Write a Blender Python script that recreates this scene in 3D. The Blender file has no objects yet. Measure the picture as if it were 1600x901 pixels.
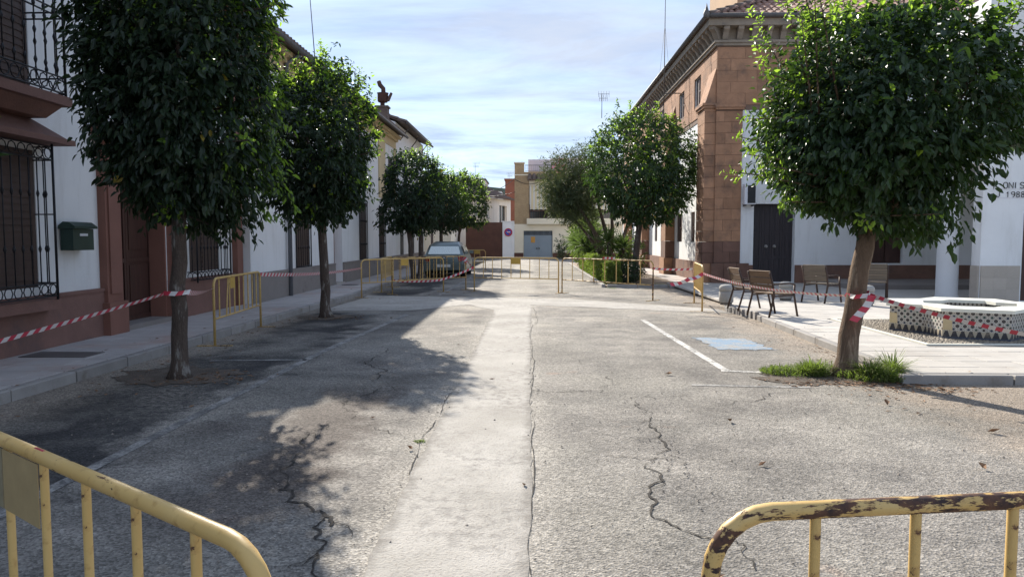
import bpy, math, random
import numpy as np
from mathutils import Vector, Matrix
C = bpy.context.scene.collection
SC = bpy.context.scene
PI = math.pi
# ------------------------------------------------------------------ camera, sky, sun, exposure
cam_d = bpy.data.cameras.new('camera'); cam = bpy.data.objects.new('camera', cam_d); C.objects.link(cam)
cam.location = (0, 0, 1.6)
cam.rotation_euler = (math.radians(90 - 3.9037), 0, math.radians(1.4909))
cam_d.sensor_width = 36; cam_d.lens = 36 * 1150 / 1600
cam_d.clip_start = 0.05; cam_d.clip_end = 5000
SC.camera = cam
SUN_EL, SUN_AZ = math.radians(32), math.radians(-21)      # azimuth from +Y towards +X
wd = bpy.data.worlds.new('World'); SC.world = wd; wd.use_nodes = True
def build_world():
    nt = wd.node_tree; nt.nodes.clear(); L = nt.links.new
    out = nt.nodes.new('ShaderNodeOutputWorld'); bg = nt.nodes.new('ShaderNodeBackground')
    sky = nt.nodes.new('ShaderNodeTexSky'); sky.sky_type = 'NISHITA'; sky.sun_disc = False
    sky.sun_elevation = SUN_EL; sky.sun_rotation = SUN_AZ
    sky.air_density = 1.0; sky.dust_density = 0.15; sky.ozone_density = 1.5
    tc = nt.nodes.new('ShaderNodeTexCoord'); sep = nt.nodes.new('ShaderNodeSeparateXYZ'); L(tc.outputs['Generated'], sep.inputs[0])
    # project the direction on a cloud layer so streaks shrink towards the horizon
    z = nt.nodes.new('ShaderNodeMath'); z.operation = 'MAXIMUM'; L(sep.outputs[2], z.inputs[0]); z.inputs[1].default_value = 0.0
    za = nt.nodes.new('ShaderNodeMath'); za.operation = 'ADD'; L(z.outputs[0], za.inputs[0]); za.inputs[1].default_value = 0.12
    dx = nt.nodes.new('ShaderNodeMath'); dx.operation = 'DIVIDE'; L(sep.outputs[0], dx.inputs[0]); L(za.outputs[0], dx.inputs[1])
    dy = nt.nodes.new('ShaderNodeMath'); dy.operation = 'DIVIDE'; L(sep.outputs[1], dy.inputs[0]); L(za.outputs[0], dy.inputs[1])
    cb = nt.nodes.new('ShaderNodeCombineXYZ'); L(dx.outputs[0], cb.inputs[0]); L(dy.outputs[0], cb.inputs[1])
    mp = nt.nodes.new('ShaderNodeMapping'); mp.inputs['Rotation'].default_value = (0, 0, math.radians(28)); mp.inputs['Scale'].default_value = (0.65, 1.35, 1)
    L(cb.outputs[0], mp.inputs[0])
    n1 = nt.nodes.new('ShaderNodeTexNoise'); n1.inputs['Scale'].default_value = 1.1; n1.inputs['Detail'].default_value = 9; n1.inputs['Roughness'].default_value = 0.62; n1.inputs['Distortion'].default_value = 0.5
    L(mp.outputs[0], n1.inputs['Vector'])
    r = nt.nodes.new('ShaderNodeMapRange'); r.inputs[1].default_value = 0.30; r.inputs[2].default_value = 0.62; r.inputs[3].default_value = 0.58; r.inputs[4].default_value = 0.97
    L(n1.outputs['Fac'], r.inputs[0])
    # thin cloud veil brightens the sky it covers
    mx = nt.nodes.new('ShaderNodeMix'); mx.data_type = 'RGBA'; L(r.outputs[0], mx.inputs['Factor']); L(sky.outputs[0], mx.inputs['A'])
    n2 = nt.nodes.new('ShaderNodeTexNoise'); n2.inputs['Scale'].default_value = 0.8; n2.inputs['Detail'].default_value = 8; n2.inputs['Roughness'].default_value = 0.6; L(mp.outputs[0], n2.inputs['Vector'])
    r2 = nt.nodes.new('ShaderNodeMapRange'); r2.inputs[1].default_value = 0.36; r2.inputs[2].default_value = 0.62; L(n2.outputs['Fac'], r2.inputs[0])
    cm = nt.nodes.new('ShaderNodeMix'); cm.data_type = 'RGBA'; cm.inputs['A'].default_value = (1.5, 2.1, 3.35, 1); cm.inputs['B'].default_value = (2.5, 2.8, 3.4, 1); L(r2.outputs[0], cm.inputs['Factor']); L(cm.outputs['Result'], mx.inputs['B'])
    L(mx.outputs['Result'], bg.inputs[0]); bg.inputs[1].default_value = 0.11
    L(bg.outputs[0], out.inputs[0])
build_world()
sl = bpy.data.lights.new('sun', 'SUN'); sl.energy = 3.75; sl.angle = math.radians(0.6); sl.color = (1, 0.93, 0.82)
sun = bpy.data.objects.new('sun', sl); C.objects.link(sun)
sd = Vector((math.sin(SUN_AZ) * math.cos(SUN_EL), math.cos(SUN_AZ) * math.cos(SUN_EL), math.sin(SUN_EL)))
sun.rotation_euler = sd.to_track_quat('Z', 'Y').to_euler(); sun.location = sd * 60
SC.view_settings.view_transform = 'Standard'; SC.view_settings.look = 'None'; SC.view_settings.gamma = 1
SC.view_settings.use_curve_mapping = False; SC.view_settings.exposure = 1.3
SC.cycles.max_bounces = 6; SC.cycles.diffuse_bounces = 4; SC.cycles.transparent_max_bounces = 4; SC.cycles.transmission_bounces = 3

# ------------------------------------------------------------------ node helpers and materials
class NT:
    def __init__(s, name):
        s.m = bpy.data.materials.new(name); s.m.use_nodes = True; s.t = s.m.node_tree; s.t.nodes.clear()
        s.out = s.n('ShaderNodeOutputMaterial'); s.b = s.n('ShaderNodeBsdfPrincipled'); s.t.links.new(s.b.outputs[0], s.out.inputs[0])
    def n(s, typ, **k):
        x = s.t.nodes.new(typ)
        for a, v in k.items(): setattr(x, a, v)
        return x
    def set(s, sock, v):
        if isinstance(v, bpy.types.NodeSocket): s.t.links.new(v, sock)
        elif isinstance(v, (tuple, list)): sock.default_value = (*v, 1) if len(v) == 3 and len(sock.default_value) == 4 else v
        else: sock.default_value = v
    def math(s, op, a, b=0.0, clamp=False):
        x = s.n('ShaderNodeMath', operation=op, use_clamp=clamp); s.set(x.inputs[0], a); s.set(x.inputs[1], b); return x.outputs[0]
    def pos(s): return s.n('ShaderNodeNewGeometry').outputs['Position']
    def obj(s): return s.n('ShaderNodeTexCoord').outputs['Object']
    def uv(s): return s.n('ShaderNodeTexCoord').outputs['UV']
    def scale(s, vec, sc):
        x = s.n('ShaderNodeMapping'); s.set(x.inputs[0], vec); x.inputs['Scale'].default_value = sc; return x.outputs[0]
    def sep(s, vec):
        x = s.n('ShaderNodeSeparateXYZ'); s.set(x.inputs[0], vec); return x.outputs
    def noise(s, vec, sc, det=4, rough=0.55, dist=0.0):
        x = s.n('ShaderNodeTexNoise'); s.set(x.inputs['Vector'], vec); x.inputs['Scale'].default_value = sc
        x.inputs['Detail'].default_value = det; x.inputs['Roughness'].default_value = rough; x.inputs['Distortion'].default_value = dist
        return x.outputs['Fac']
    def voro(s, vec, sc, feature='F1', out='Distance'):
        x = s.n('ShaderNodeTexVoronoi', feature=feature); s.set(x.inputs['Vector'], vec); x.inputs['Scale'].default_value = sc; return x.outputs[out]
    def ramp(s, f, a, b, lo=0.0, hi=1.0, smooth=False):
        x = s.n('ShaderNodeMapRange'); x.clamp = True
        if smooth: x.interpolation_type = 'SMOOTHSTEP'
        s.set(x.inputs[0], f)
        for i, v in enumerate((a, b, lo, hi)): x.inputs[i + 1].default_value = v
        return x.outputs[0]
    def mix(s, f, a, b, mode='MIX'):
        x = s.n('ShaderNodeMix', data_type='RGBA', blend_type=mode); s.set(x.inputs['Factor'], f); s.set(x.inputs['A'], a); s.set(x.inputs['B'], b); return x.outputs['Result']
    def bump(s, h, dist=0.01, strength=1.0):
        x = s.n('ShaderNodeBump'); s.set(x.inputs['Height'], h); x.inputs['Distance'].default_value = dist; x.inputs['Strength'].default_value = strength
        s.t.links.new(x.outputs[0], s.b.inputs['Normal'])
    def col(s, c): s.set(s.b.inputs['Base Color'], c)
    def rough(s, v): s.set(s.b.inputs['Roughness'], v)
MATS = {}
def mul(c, k): return tuple(min(1, x * k) for x in c)
def mat(name, c, rough=0.75, var=0.18, sc=3.0, fine=0.1, fsc=40.0, bump=0.0, rnd=0.0, c2=None, c2sc=1.5, c2lo=0.55, c2hi=0.7, metal=0.0, spec=0.4, world=False, stretch=None):
    if name in MATS: return MATS[name]
    k = NT(name); v = k.pos() if world else k.obj()
    if stretch: v = k.scale(v, stretch)
    n1 = k.noise(v, sc, 5, 0.6); n2 = k.noise(v, fsc, 3, 0.6)
    base = k.mix(k.ramp(n1, 0.3, 0.7), mul(c, 1 - var), mul(c, 1 + var))
    base = k.mix(k.ramp(n2, 0.3, 0.7), k.mix(1.0, base, (1 - fine,) * 3, 'MULTIPLY'), base)
    if c2 is not None:
        base = k.mix(k.ramp(k.noise(v, c2sc, 6, 0.65), c2lo, c2hi), base, c2)
    if rnd:
        oi = k.n('ShaderNodeObjectInfo'); hs = k.n('ShaderNodeHueSaturation')
        k.set(hs.inputs['Value'], k.ramp(oi.outputs['Random'], 0, 1, 1 - rnd, 1 + rnd)); k.set(hs.inputs['Color'], base); base = hs.outputs[0]
    k.col(base); k.rough(rough); k.b.inputs['Metallic'].default_value = metal; k.b.inputs['Specular IOR Level'].default_value = spec
    if bump: k.bump(n2, bump)
    MATS[name] = k.m; return k.m
M = {}
def white_mat():
    k = NT('white_plaster'); p = k.pos(); c = k.mix(k.ramp(k.noise(p, 1.2, 5, 0.6), 0.3, 0.7), (0.79, 0.79, 0.78), (0.85, 0.85, 0.84))
    c = k.mix(k.math('MULTIPLY', k.ramp(k.noise(k.scale(p, (2.2, 2.2, 0.3)), 1.6, 6, 0.65), 0.52, 0.78), 0.5), c, (0.56, 0.54, 0.50))
    c = k.mix(k.math('MULTIPLY', k.ramp(k.noise(p, 2.5, 7, 0.7), 0.62, 0.70), 0.35), c, (0.66, 0.64, 0.60))
    k.col(c); k.rough(0.85); k.bump(k.math('ADD', k.noise(p, 60, 3), k.math('MULTIPLY', k.noise(p, 4, 4), 2.0)), 0.004); return k.m
M['white'] = white_mat()
M['cream'] = mat('cream_plaster', (0.78, 0.71, 0.56), 0.85, 0.06, 0.8, 0.05, 40, world=True)
M['ochre'] = mat('ochre_trim', (0.62, 0.50, 0.30), 0.85, 0.08, 1.0, 0.05, 40, world=True)
M['greyplinth'] = mat('grey_plinth', (0.27, 0.24, 0.22), 0.85, 0.1, 1.5, 0.08, 50, bump=0.004, c2=(0.2, 0.17, 0.16), world=True)
M['redplinth'] = mat('reddish_stone_plinth', (0.24, 0.13, 0.105), 0.8, 0.14, 2.0, 0.12, 60, bump=0.004, c2=(0.16, 0.10, 0.09), world=True)
M['redpaint'] = mat('brown_red_paint', (0.25, 0.115, 0.085), 0.7, 0.1, 2, 0.08, 50, world=True)
M['wood'] = mat('dark_wood', (0.075, 0.034, 0.026), 0.5, 0.25, 3, 0.15, 40, stretch=(6, 6, 0.6))
M['brownwood'] = mat('brown_gate_metal', (0.105, 0.045, 0.03), 0.6, 0.18, 2, 0.1, 30, world=True)
M['shutter'] = mat('shutter_wood', (0.085, 0.055, 0.045), 0.6, 0.2, 3, 0.1, 40)
M['iron'] = mat('black_iron', (0.015, 0.015, 0.018), 0.45, 0.2, 8, 0.1, 60)
M['glass'] = mat('dark_window_glass', (0.02, 0.023, 0.028), 0.08, 0.1, 1, 0.0, 10, spec=0.6)
M['redstone'] = mat('red_sandstone', (0.42, 0.23, 0.135), 0.9, 0.14, 2.2, 0.12, 55, bump=0.012, rnd=0.15, c2=(0.21, 0.13, 0.09), c2sc=1.6, c2lo=0.5, world=True)
M['darkstone'] = mat('dark_sandstone', (0.20, 0.11, 0.08), 0.9, 0.2, 2.2, 0.15, 45, bump=0.006, rnd=0.12, c2=(0.12, 0.08, 0.065), c2sc=1.5, world=True)  # darker sandstone for the base course and the lowest blocks
M['palestone'] = mat('pale_sandstone', (0.30, 0.245, 0.19), 0.9, 0.15, 3, 0.15, 45, bump=0.006, rnd=0.08, c2=(0.18, 0.15, 0.125), c2sc=2.0, world=True)
M['mortar'] = mat('mortar', (0.22, 0.15, 0.115), 0.95, 0.1, 3, 0.1, 50, world=True)
M['tile'] = mat('clay_roof_tile', (0.34, 0.20, 0.15), 0.8, 0.2, 4, 0.15, 50, rnd=0.25, c2=(0.16, 0.11, 0.09), c2sc=2.2, world=True)
M['oldtile'] = mat('old_roof_tile', (0.16, 0.12, 0.10), 0.85, 0.25, 3, 0.15, 50, c2=(0.08, 0.07, 0.06), c2sc=2.5, world=True)
M['zinc'] = mat('zinc_gutter', (0.13, 0.12, 0.115), 0.6, 0.15, 3, 0.1, 40, metal=0.2)
M['pipe'] = mat('grey_pipe', (0.16, 0.165, 0.18), 0.6, 0.1, 3, 0.1, 40)
M['tanbrick'] = None
M['rust'] = mat('rusty_metal', (0.09, 0.045, 0.035), 0.8, 0.35, 6, 0.2, 40)
M['paving'] = mat('pale_paving_slab', (0.47, 0.44, 0.40), 0.85, 0.08, 2.5, 0.08, 80, bump=0.002, rnd=0.07, c2=(0.36, 0.32, 0.28), c2sc=1.3, c2lo=0.55, c2hi=0.8, world=True)
M['sidewalk'] = mat('grey_paving_slab', (0.47, 0.435, 0.415), 0.85, 0.1, 2.0, 0.1, 80, bump=0.002, rnd=0.06, c2=(0.42, 0.32, 0.28), c2sc=0.8, c2lo=0.5, c2hi=0.68, world=True)
M['joint'] = mat('paving_joint', (0.17, 0.155, 0.14), 0.95, 0.1, 3, 0.1, 60, world=True)
M['kerb'] = mat('granite_kerb', (0.33, 0.31, 0.29), 0.85, 0.12, 4, 0.15, 120, bump=0.002, rnd=0.10, c2=(0.22, 0.19, 0.16), c2sc=3, world=True)
M['concrete'] = mat('bollard_concrete', (0.36, 0.35, 0.33), 0.9, 0.1, 5, 0.15, 120, bump=0.002, c2=(0.26, 0.25, 0.235), c2sc=4)
M['pebble'] = mat('pebble', (0.27, 0.23, 0.18), 0.8, 0.5, 16, 0.2, 40, world=True)
M['marble'] = mat('cream_marble', (0.74, 0.73, 0.64), 0.5, 0.05, 3, 0.04, 40, c2=(0.6, 0.58, 0.5), c2sc=2, c2lo=0.6, c2hi=0.85)
M['benchmetal'] = mat('bench_metal', (0.075, 0.048, 0.038), 0.55, 0.15, 6, 0.1, 50, metal=0.3)
M['benchwood'] = mat('weathered_bench_wood', (0.18, 0.115, 0.07), 0.7, 0.2, 4, 0.15, 40, rnd=0.15, stretch=(1, 8, 8))
M['benchgrey'] = mat('grey_bench_wood', (0.16, 0.13, 0.10), 0.75, 0.2, 4, 0.15, 40, rnd=0.15, stretch=(1, 8, 8))
M['mailbox'] = mat('mailbox_green', (0.018, 0.045, 0.035), 0.4, 0.15, 4, 0.05, 50)
M['tape_w'] = mat('tape_white', (0.68, 0.66, 0.65), 0.35, 0.03, 5, 0.02, 40)
M['tape_r'] = mat('tape_red', (0.55, 0.05, 0.085), 0.35, 0.1, 5, 0.02, 40)
M['lilac'] = mat('lilac_plaster', (0.66, 0.60, 0.64), 0.85, 0.04, 1, 0.04, 40, world=True)
M['garage'] = mat('grey_blue_metal_door', (0.24, 0.29, 0.335), 0.6, 0.06, 1, 0.06, 30, world=True)
M['brickred'] = mat('red_brick', (0.30, 0.115, 0.075), 0.9, 0.15, 2, 0.12, 14, world=True)
M['ochrebrick'] = mat('ochre_tower_stone', (0.48, 0.32, 0.19), 0.9, 0.08, 1.0, 0.08, 12, world=True)
M['dirt'] = mat('dry_dirt', (0.29, 0.22, 0.165), 0.95, 0.2, 1.2, 0.15, 40, world=True)
M['soil'] = mat('dark_soil', (0.15, 0.12, 0.095), 0.98, 0.3, 4, 0.25, 50, bump=0.03, world=True)
M['drygrass'] = mat('verge_earth', (0.20, 0.17, 0.11), 0.95, 0.2, 0.3, 0.15, 4, world=True)
M['notice'] = mat('ochre_notice', (0.52, 0.27, 0.06), 0.6, 0.1, 5, 0.05, 30)
M['blue'] = mat('sign_blue', (0.03, 0.08, 0.42), 0.4, 0.05)
M['red'] = mat('sign_red', (0.45, 0.03, 0.06), 0.4, 0.05)
M['signwhite'] = mat('sign_white', (0.75, 0.75, 0.78), 0.4, 0.03)
M['letter'] = mat('black_letter', (0.03, 0.028, 0.03), 0.5, 0.05)
M['tyre'] = mat('tyre_rubber', (0.018, 0.018, 0.018), 0.85, 0.1)
M['carpaint'] = mat('grey_green_car_paint', (0.135, 0.165, 0.16), 0.28, 0.04, 3, 0.0, 40, spec=0.5, metal=0.35)
M['carglass'] = mat('car_glass', (0.42, 0.48, 0.50), 0.05, 0.0, 3, 0.0, 40, spec=0.8, metal=0.75)  # pale metallic base puts a bright sky reflection into the glass colour
M['taillight'] = mat('tail_light', (0.30, 0.02, 0.02), 0.2, 0.05)
M['plate'] = mat('number_plate', (0.7, 0.7, 0.68), 0.4, 0.02)
M['bark'] = mat('orange_tree_bark', (0.115, 0.085, 0.068), 0.95, 0.3, 3, 0.25, 28, bump=0.035, c2=(0.31, 0.29, 0.26), c2sc=4.5, c2lo=0.56, c2hi=0.66, stretch=(3, 3, 0.7))
M['barktan'] = mat('brown_bark', (0.20, 0.135, 0.09), 0.95, 0.3, 3, 0.25, 28, bump=0.035, c2=(0.36, 0.27, 0.19), c2sc=3.5, c2lo=0.53, c2hi=0.63, stretch=(3, 3, 0.6))
M['deadleaf'] = mat('dry_leaf', (0.26, 0.15, 0.085), 0.85, 0.35, 20, 0.2, 60, rnd=0.3, world=True)
M['stonechip'] = mat('loose_stone', (0.30, 0.26, 0.22), 0.9, 0.3, 15, 0.2, 60, rnd=0.3, world=True)

def leaf_mat(name, dark, light, rough=0.42, trans=(0.16, 0.30, 0.03), tf=0.28):
    k = NT(name); at = k.n('ShaderNodeAttribute', attribute_name='rnd')
    f = at.outputs['Fac']
    c = k.mix(f, dark, light)
    k.col(c); k.rough(rough); k.b.inputs['Specular IOR Level'].default_value = 0.35
    tr = k.n('ShaderNodeBsdfTranslucent'); k.set(tr.inputs[0], trans)
    ms = k.n('ShaderNodeMixShader'); ms.inputs[0].default_value = tf
    k.t.links.new(k.b.outputs[0], ms.inputs[1]); k.t.links.new(tr.outputs[0], ms.inputs[2]); k.t.links.new(ms.outputs[0], k.out.inputs[0])
    return k.m
M['leaf'] = leaf_mat('orange_tree_leaf', (0.010, 0.021, 0.013), (0.026, 0.046, 0.022), 0.42, (0.09, 0.18, 0.02), 0.18)
M['leafmid'] = leaf_mat('orange_tree_leaf_green', (0.016, 0.034, 0.016), (0.042, 0.074, 0.028), 0.42, (0.11, 0.22, 0.025), 0.2)
M['leafyoung'] = leaf_mat('young_leaf', (0.06, 0.13, 0.02), (0.13, 0.22, 0.03), 0.42, (0.42, 0.66, 0.06), 0.5)
M['leafold'] = leaf_mat('yellowed_leaf', (0.16, 0.12, 0.02), (0.30, 0.24, 0.04), 0.5, (0.4, 0.3, 0.04), 0.3)
M['leafolive'] = leaf_mat('grey_green_leaf', (0.05, 0.075, 0.036), (0.125, 0.155, 0.085), 0.55, (0.16, 0.2, 0.06), 0.25)
M['leafhedge'] = leaf_mat('hedge_leaf', (0.055, 0.085, 0.015), (0.17, 0.20, 0.05), 0.5, (0.25, 0.36, 0.05), 0.35)
M['yucca'] = leaf_mat('sword_leaf', (0.03, 0.06, 0.025), (0.085, 0.12, 0.05), 0.5, (0.2, 0.32, 0.06), 0.3)
M['flower'] = leaf_mat('pink_flower', (0.6, 0.12, 0.22), (0.75, 0.25, 0.38), 0.6, (0.7, 0.2, 0.3), 0.3)
M['grass'] = leaf_mat('weed_grass', (0.04, 0.08, 0.018), (0.25, 0.24, 0.10), 0.55, (0.28, 0.42, 0.05), 0.35)

def yellow_paint(name, rustlo, rusthi):
    k = NT(name); v = k.obj(); n = k.noise(k.scale(v, (9, 38, 30)), 1.0, 6, 0.7); n2 = k.noise(v, 2.5, 3, 0.5)
    f = k.ramp(k.math('ADD', k.math('MULTIPLY', n, 0.8), k.math('MULTIPLY', n2, 0.25)), rustlo, rusthi)
    c = k.mix(k.ramp(k.noise(v, 3, 4), 0.3, 0.7), (0.54, 0.345, 0.105), (0.62, 0.43, 0.17))
    c = k.mix(k.ramp(k.noise(v, 30, 3), 0.55, 0.75), c, (0.42, 0.25, 0.08))
    rc = k.mix(k.ramp(k.noise(v, 40, 4), 0.35, 0.65), (0.035, 0.02, 0.018), (0.12, 0.055, 0.03))
    k.col(k.mix(f, c, rc)); k.rough(k.ramp(f, 0, 1, 0.45, 0.85)); k.bump(f, 0.002, -0.5)
    return k.m
M['yellow'] = yellow_paint('yellow_barrier_paint', 0.635, 0.665)
M['yellowworn'] = yellow_paint('worn_yellow_barrier_paint', 0.525, 0.55)
M['yellowrust'] = yellow_paint('rusted_yellow_barrier_paint', 0.50, 0.60)
M['plateyellow'] = mat('barrier_plate_yellow', (0.52, 0.33, 0.07), 0.55, 0.08, 4, 0.08, 30)
M['platetan'] = mat('barrier_plate_tan', (0.40, 0.30, 0.15), 0.55, 0.1, 5, 0.08, 30)
M['plategrey'] = mat('barrier_plate_faded', (0.27, 0.235, 0.15), 0.6, 0.12, 5, 0.1, 30)

def asphalt_mat():
    k = NT('worn_asphalt'); p = k.pos(); x, y, z = k.sep(p)
    v1 = k.voro(p, 75, out='Color'); vg = k.sep(v1)[0]
    agg = k.math('MULTIPLY', k.ramp(vg, 0.0, 1.0, 0.5, 1.5), k.ramp(k.noise(p, 34, 2, 0.5), 0.35, 0.65, 0.86, 1.14))
    n_big = k.noise(p, 0.35, 5, 0.6); n_mid = k.noise(p, 1.7, 6, 0.62); n_f = k.noise(p, 14, 4, 0.7); nff = k.noise(p, 60, 3, 0.7)
    base = k.mix(k.ramp(n_mid, 0.3, 0.72), (0.15, 0.139, 0.126), (0.315, 0.288, 0.252))
    base = k.mix(k.ramp(n_big, 0.45, 0.68), base, (0.25, 0.235, 0.205))
    base = k.mix(k.ramp(n_f, 0.56, 0.74), base, (0.32, 0.30, 0.27))
    base = k.mix(k.ramp(n_f, 0.40, 0.27), base, (0.115, 0.11, 0.107))
    # rust coloured stains here and there
    base = k.mix(k.math('MULTIPLY', k.ramp(k.noise(k.scale(p, (1, 1, 1)), 0.9, 4, 0.5), 0.66, 0.74), 0.45), base, (0.34, 0.19, 0.12))
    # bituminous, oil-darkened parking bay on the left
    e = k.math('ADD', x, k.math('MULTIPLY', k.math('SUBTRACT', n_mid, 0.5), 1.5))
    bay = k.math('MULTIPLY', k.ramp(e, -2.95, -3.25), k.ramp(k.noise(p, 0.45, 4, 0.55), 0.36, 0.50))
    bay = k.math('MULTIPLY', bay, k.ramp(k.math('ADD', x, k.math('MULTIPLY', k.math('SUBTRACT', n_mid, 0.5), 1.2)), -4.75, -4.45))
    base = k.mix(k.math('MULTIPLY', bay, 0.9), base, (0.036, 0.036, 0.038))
    # oil stain along the wheel track
    ed = k.math('MULTIPLY', k.ramp(k.noise(p, 0.6, 5, 0.6), 0.52, 0.66), k.math('MULTIPLY', k.ramp(x, -0.9, -1.4), k.ramp(x, -3.4, -2.9)))
    base = k.mix(k.math('MULTIPLY', ed, 0.6), base, (0.085, 0.072, 0.066))
    # dark brown stain along the old crack on the left
    sx = k.math('ADD', x, k.math('MULTIPLY', k.math('SUBTRACT', n_mid, 0.5), 1.3)); sd_ = k.math('ABSOLUTE', k.math('ADD', sx, 1.75))
    sm_ = k.math('MULTIPLY', k.ramp(sd_, 0.55, 0.2, smooth=True), k.math('MULTIPLY', k.ramp(y, 3.6, 4.6), k.ramp(y, 8.6, 7.2)))
    base = k.mix(k.math('MULTIPLY', sm_, 0.75), base, (0.075, 0.058, 0.05))
    # pale cement dust either side of the strip
    sp = k.ramp(k.math('ADD', k.math('ABSOLUTE', k.math('ADD', x, 0.4)), k.math('MULTIPLY', k.math('SUBTRACT', n_f, 0.5), 0.5)), 0.62, 0.40)
    base = k.mix(k.math('MULTIPLY', sp, 0.7), base, (0.38, 0.35, 0.305))
    base = k.mix(k.math('MULTIPLY', k.ramp(n_big, 0.5, 0.62), k.math('MULTIPLY', k.ramp(n_f, 0.35, 0.6), 0.55)), base, (0.34, 0.31, 0.265))
    sa = k.math('MULTIPLY', k.ramp(k.noise(p, 0.8, 6, 0.65), 0.50, 0.60), k.math('MULTIPLY', k.ramp(y, 9.5, 13), k.ramp(x, -2.6, -1.6)))
    base = k.mix(k.math('MULTIPLY', sa, 0.75), base, (0.36, 0.325, 0.275))
    # dry dirt blown towards the right kerb and the left kerb
    dr = k.ramp(k.math('ADD', k.math('ADD', x, k.math('MULTIPLY', k.math('SUBTRACT', n_mid, 0.5), 2.2)), k.math('MULTIPLY', k.math('SUBTRACT', y, 11), 0.0)), 3.35, 4.2)
    dl = k.ramp(k.math('ADD', x, k.math('MULTIPLY', k.math('SUBTRACT', n_mid, 0.5), 1.1)), -4.25, -4.75)
    dm = k.math('MULTIPLY', k.math('MAXIMUM', dr, k.math('MULTIPLY', dl, 0.55)), k.ramp(nff, 0.2, 0.6, 0.65, 1.0))
    base = k.mix(dm, base, k.mix(k.ramp(n_f, 0.3, 0.7), (0.27, 0.22, 0.17), (0.37, 0.31, 0.25)))
    ag = k.n('ShaderNodeCombineXYZ'); [k.set(ag.inputs[i], agg) for i in range(3)]
    base = k.mix(0.85, base, ag.outputs[0], 'MULTIPLY')
    wv = k.ramp(k.noise(p, 0.55, 5, 0.6, 0.4), 0.34, 0.66, 0.74, 1.14); wc = k.n('ShaderNodeCombineXYZ'); [k.set(wc.inputs[i], wv) for i in range(3)]; base = k.mix(1.0, base, wc.outputs[0], 'MULTIPLY')
    k.col(base); k.rough(0.92); k.b.inputs['Specular IOR Level'].default_value = 0.25
    vd = k.voro(p, 75)
    h = k.math('ADD', k.math('MULTIPLY', vd, 0.6), k.math('ADD', k.math('MULTIPLY', n_f, 0.9), k.math('MULTIPLY', nff, 0.5)))
    k.bump(h, 0.012, 0.9)
    return k.m
M['asphalt'] = asphalt_mat()
def screed_mat():
    k = NT('concrete_screed'); p = k.pos()
    n1 = k.noise(p, 1.3, 5, 0.6); n2 = k.noise(p, 11, 6, 0.75); n3 = k.noise(p, 60, 3, 0.75)
    x, y, z = k.sep(p)
    c = k.mix(k.ramp(n1, 0.32, 0.7), (0.37, 0.347, 0.31), (0.50, 0.472, 0.43))
    c = k.mix(k.math('MULTIPLY', k.ramp(n2, 0.46, 0.68), k.ramp(k.noise(p, 0.9, 3), 0.40, 0.58)), c, (0.21, 0.195, 0.18))
    ed = k.math('ADD', k.math('ABSOLUTE', k.math('ADD', x, 0.405)), k.math('MULTIPLY', k.math('SUBTRACT', k.noise(p, 6, 5, 0.7), 0.5), 0.28))
    c = k.mix(k.math('MULTIPLY', k.ramp(ed, 0.33, 0.43), k.ramp(y, 16.5, 15.5)), c, (0.225, 0.208, 0.185))
    c = k.mix(k.ramp(n3, 0.52, 0.75), c, (0.25, 0.22, 0.19))
    k.col(c); k.rough(0.95); k.b.inputs['Specular IOR Level'].default_value = 0.2
    k.bump(k.math('ADD', k.math('MULTIPLY', n2, 0.8), n3), 0.012, 0.8); return k.m
M['screed'] = screed_mat()
def worn_paint(name, col, lo, hi, under=(0.21, 0.20, 0.185)):
    k = NT(name); p = k.pos()
    f = k.ramp(k.math('ADD', k.math('MULTIPLY', k.noise(p, 3.2, 5, 0.7), 0.55), k.math('MULTIPLY', k.noise(p, 38, 4, 0.75), 0.5)), lo, hi)
    u = k.mix(k.ramp(k.sep(k.voro(p, 75, out='Color'))[0], 0, 1), mul(under, 0.75), mul(under, 1.3))
    k.col(k.mix(f, u, col)); k.rough(0.9); k.bump(k.noise(p, 60, 3, 0.7), 0.008, 0.7); return k.m
M['whiteline'] = worn_paint('worn_white_line', (0.60, 0.58, 0.54), 0.485, 0.545)
M['fadedline'] = worn_paint('faded_white_line', (0.36, 0.345, 0.32), 0.47, 0.60, (0.12, 0.115, 0.11))
M['bluepaint'] = worn_paint('worn_blue_paint', (0.12, 0.26, 0.42), 0.44, 0.64, (0.29, 0.275, 0.25))
M['crack'] = mat('crack_gap', (0.04, 0.035, 0.03), 1.0, 0.3, 8, 0.2, 60, world=True, c2=(0.08, 0.066, 0.054), c2sc=9)

def brick_mat(name, c1, c2, mc, sc):
    k = NT(name); p = k.pos(); x, y, z = k.sep(p)
    cb = k.n('ShaderNodeCombineXYZ'); k.set(cb.inputs[0], k.math('ADD', x, y)); k.set(cb.inputs[1], z)
    b = k.n('ShaderNodeTexBrick'); k.set(b.inputs['Vector'], cb.outputs[0]); k.set(b.inputs['Color1'], c1); k.set(b.inputs['Color2'], c2); k.set(b.inputs['Mortar'], mc)
    b.inputs['Scale'].default_value = sc; b.inputs['Mortar Size'].default_value = 0.02
    k.col(k.mix(k.ramp(k.noise(p, 2, 5), 0.3, 0.7), b.outputs[0], k.mix(1, b.outputs[0], (0.8, 0.8, 0.8), 'MULTIPLY'))); k.rough(0.9); return k.m
M['tanbrick'] = brick_mat('tan_brick', (0.46, 0.33, 0.18), (0.38, 0.26, 0.14), (0.34, 0.27, 0.19), 4.5)
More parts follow.
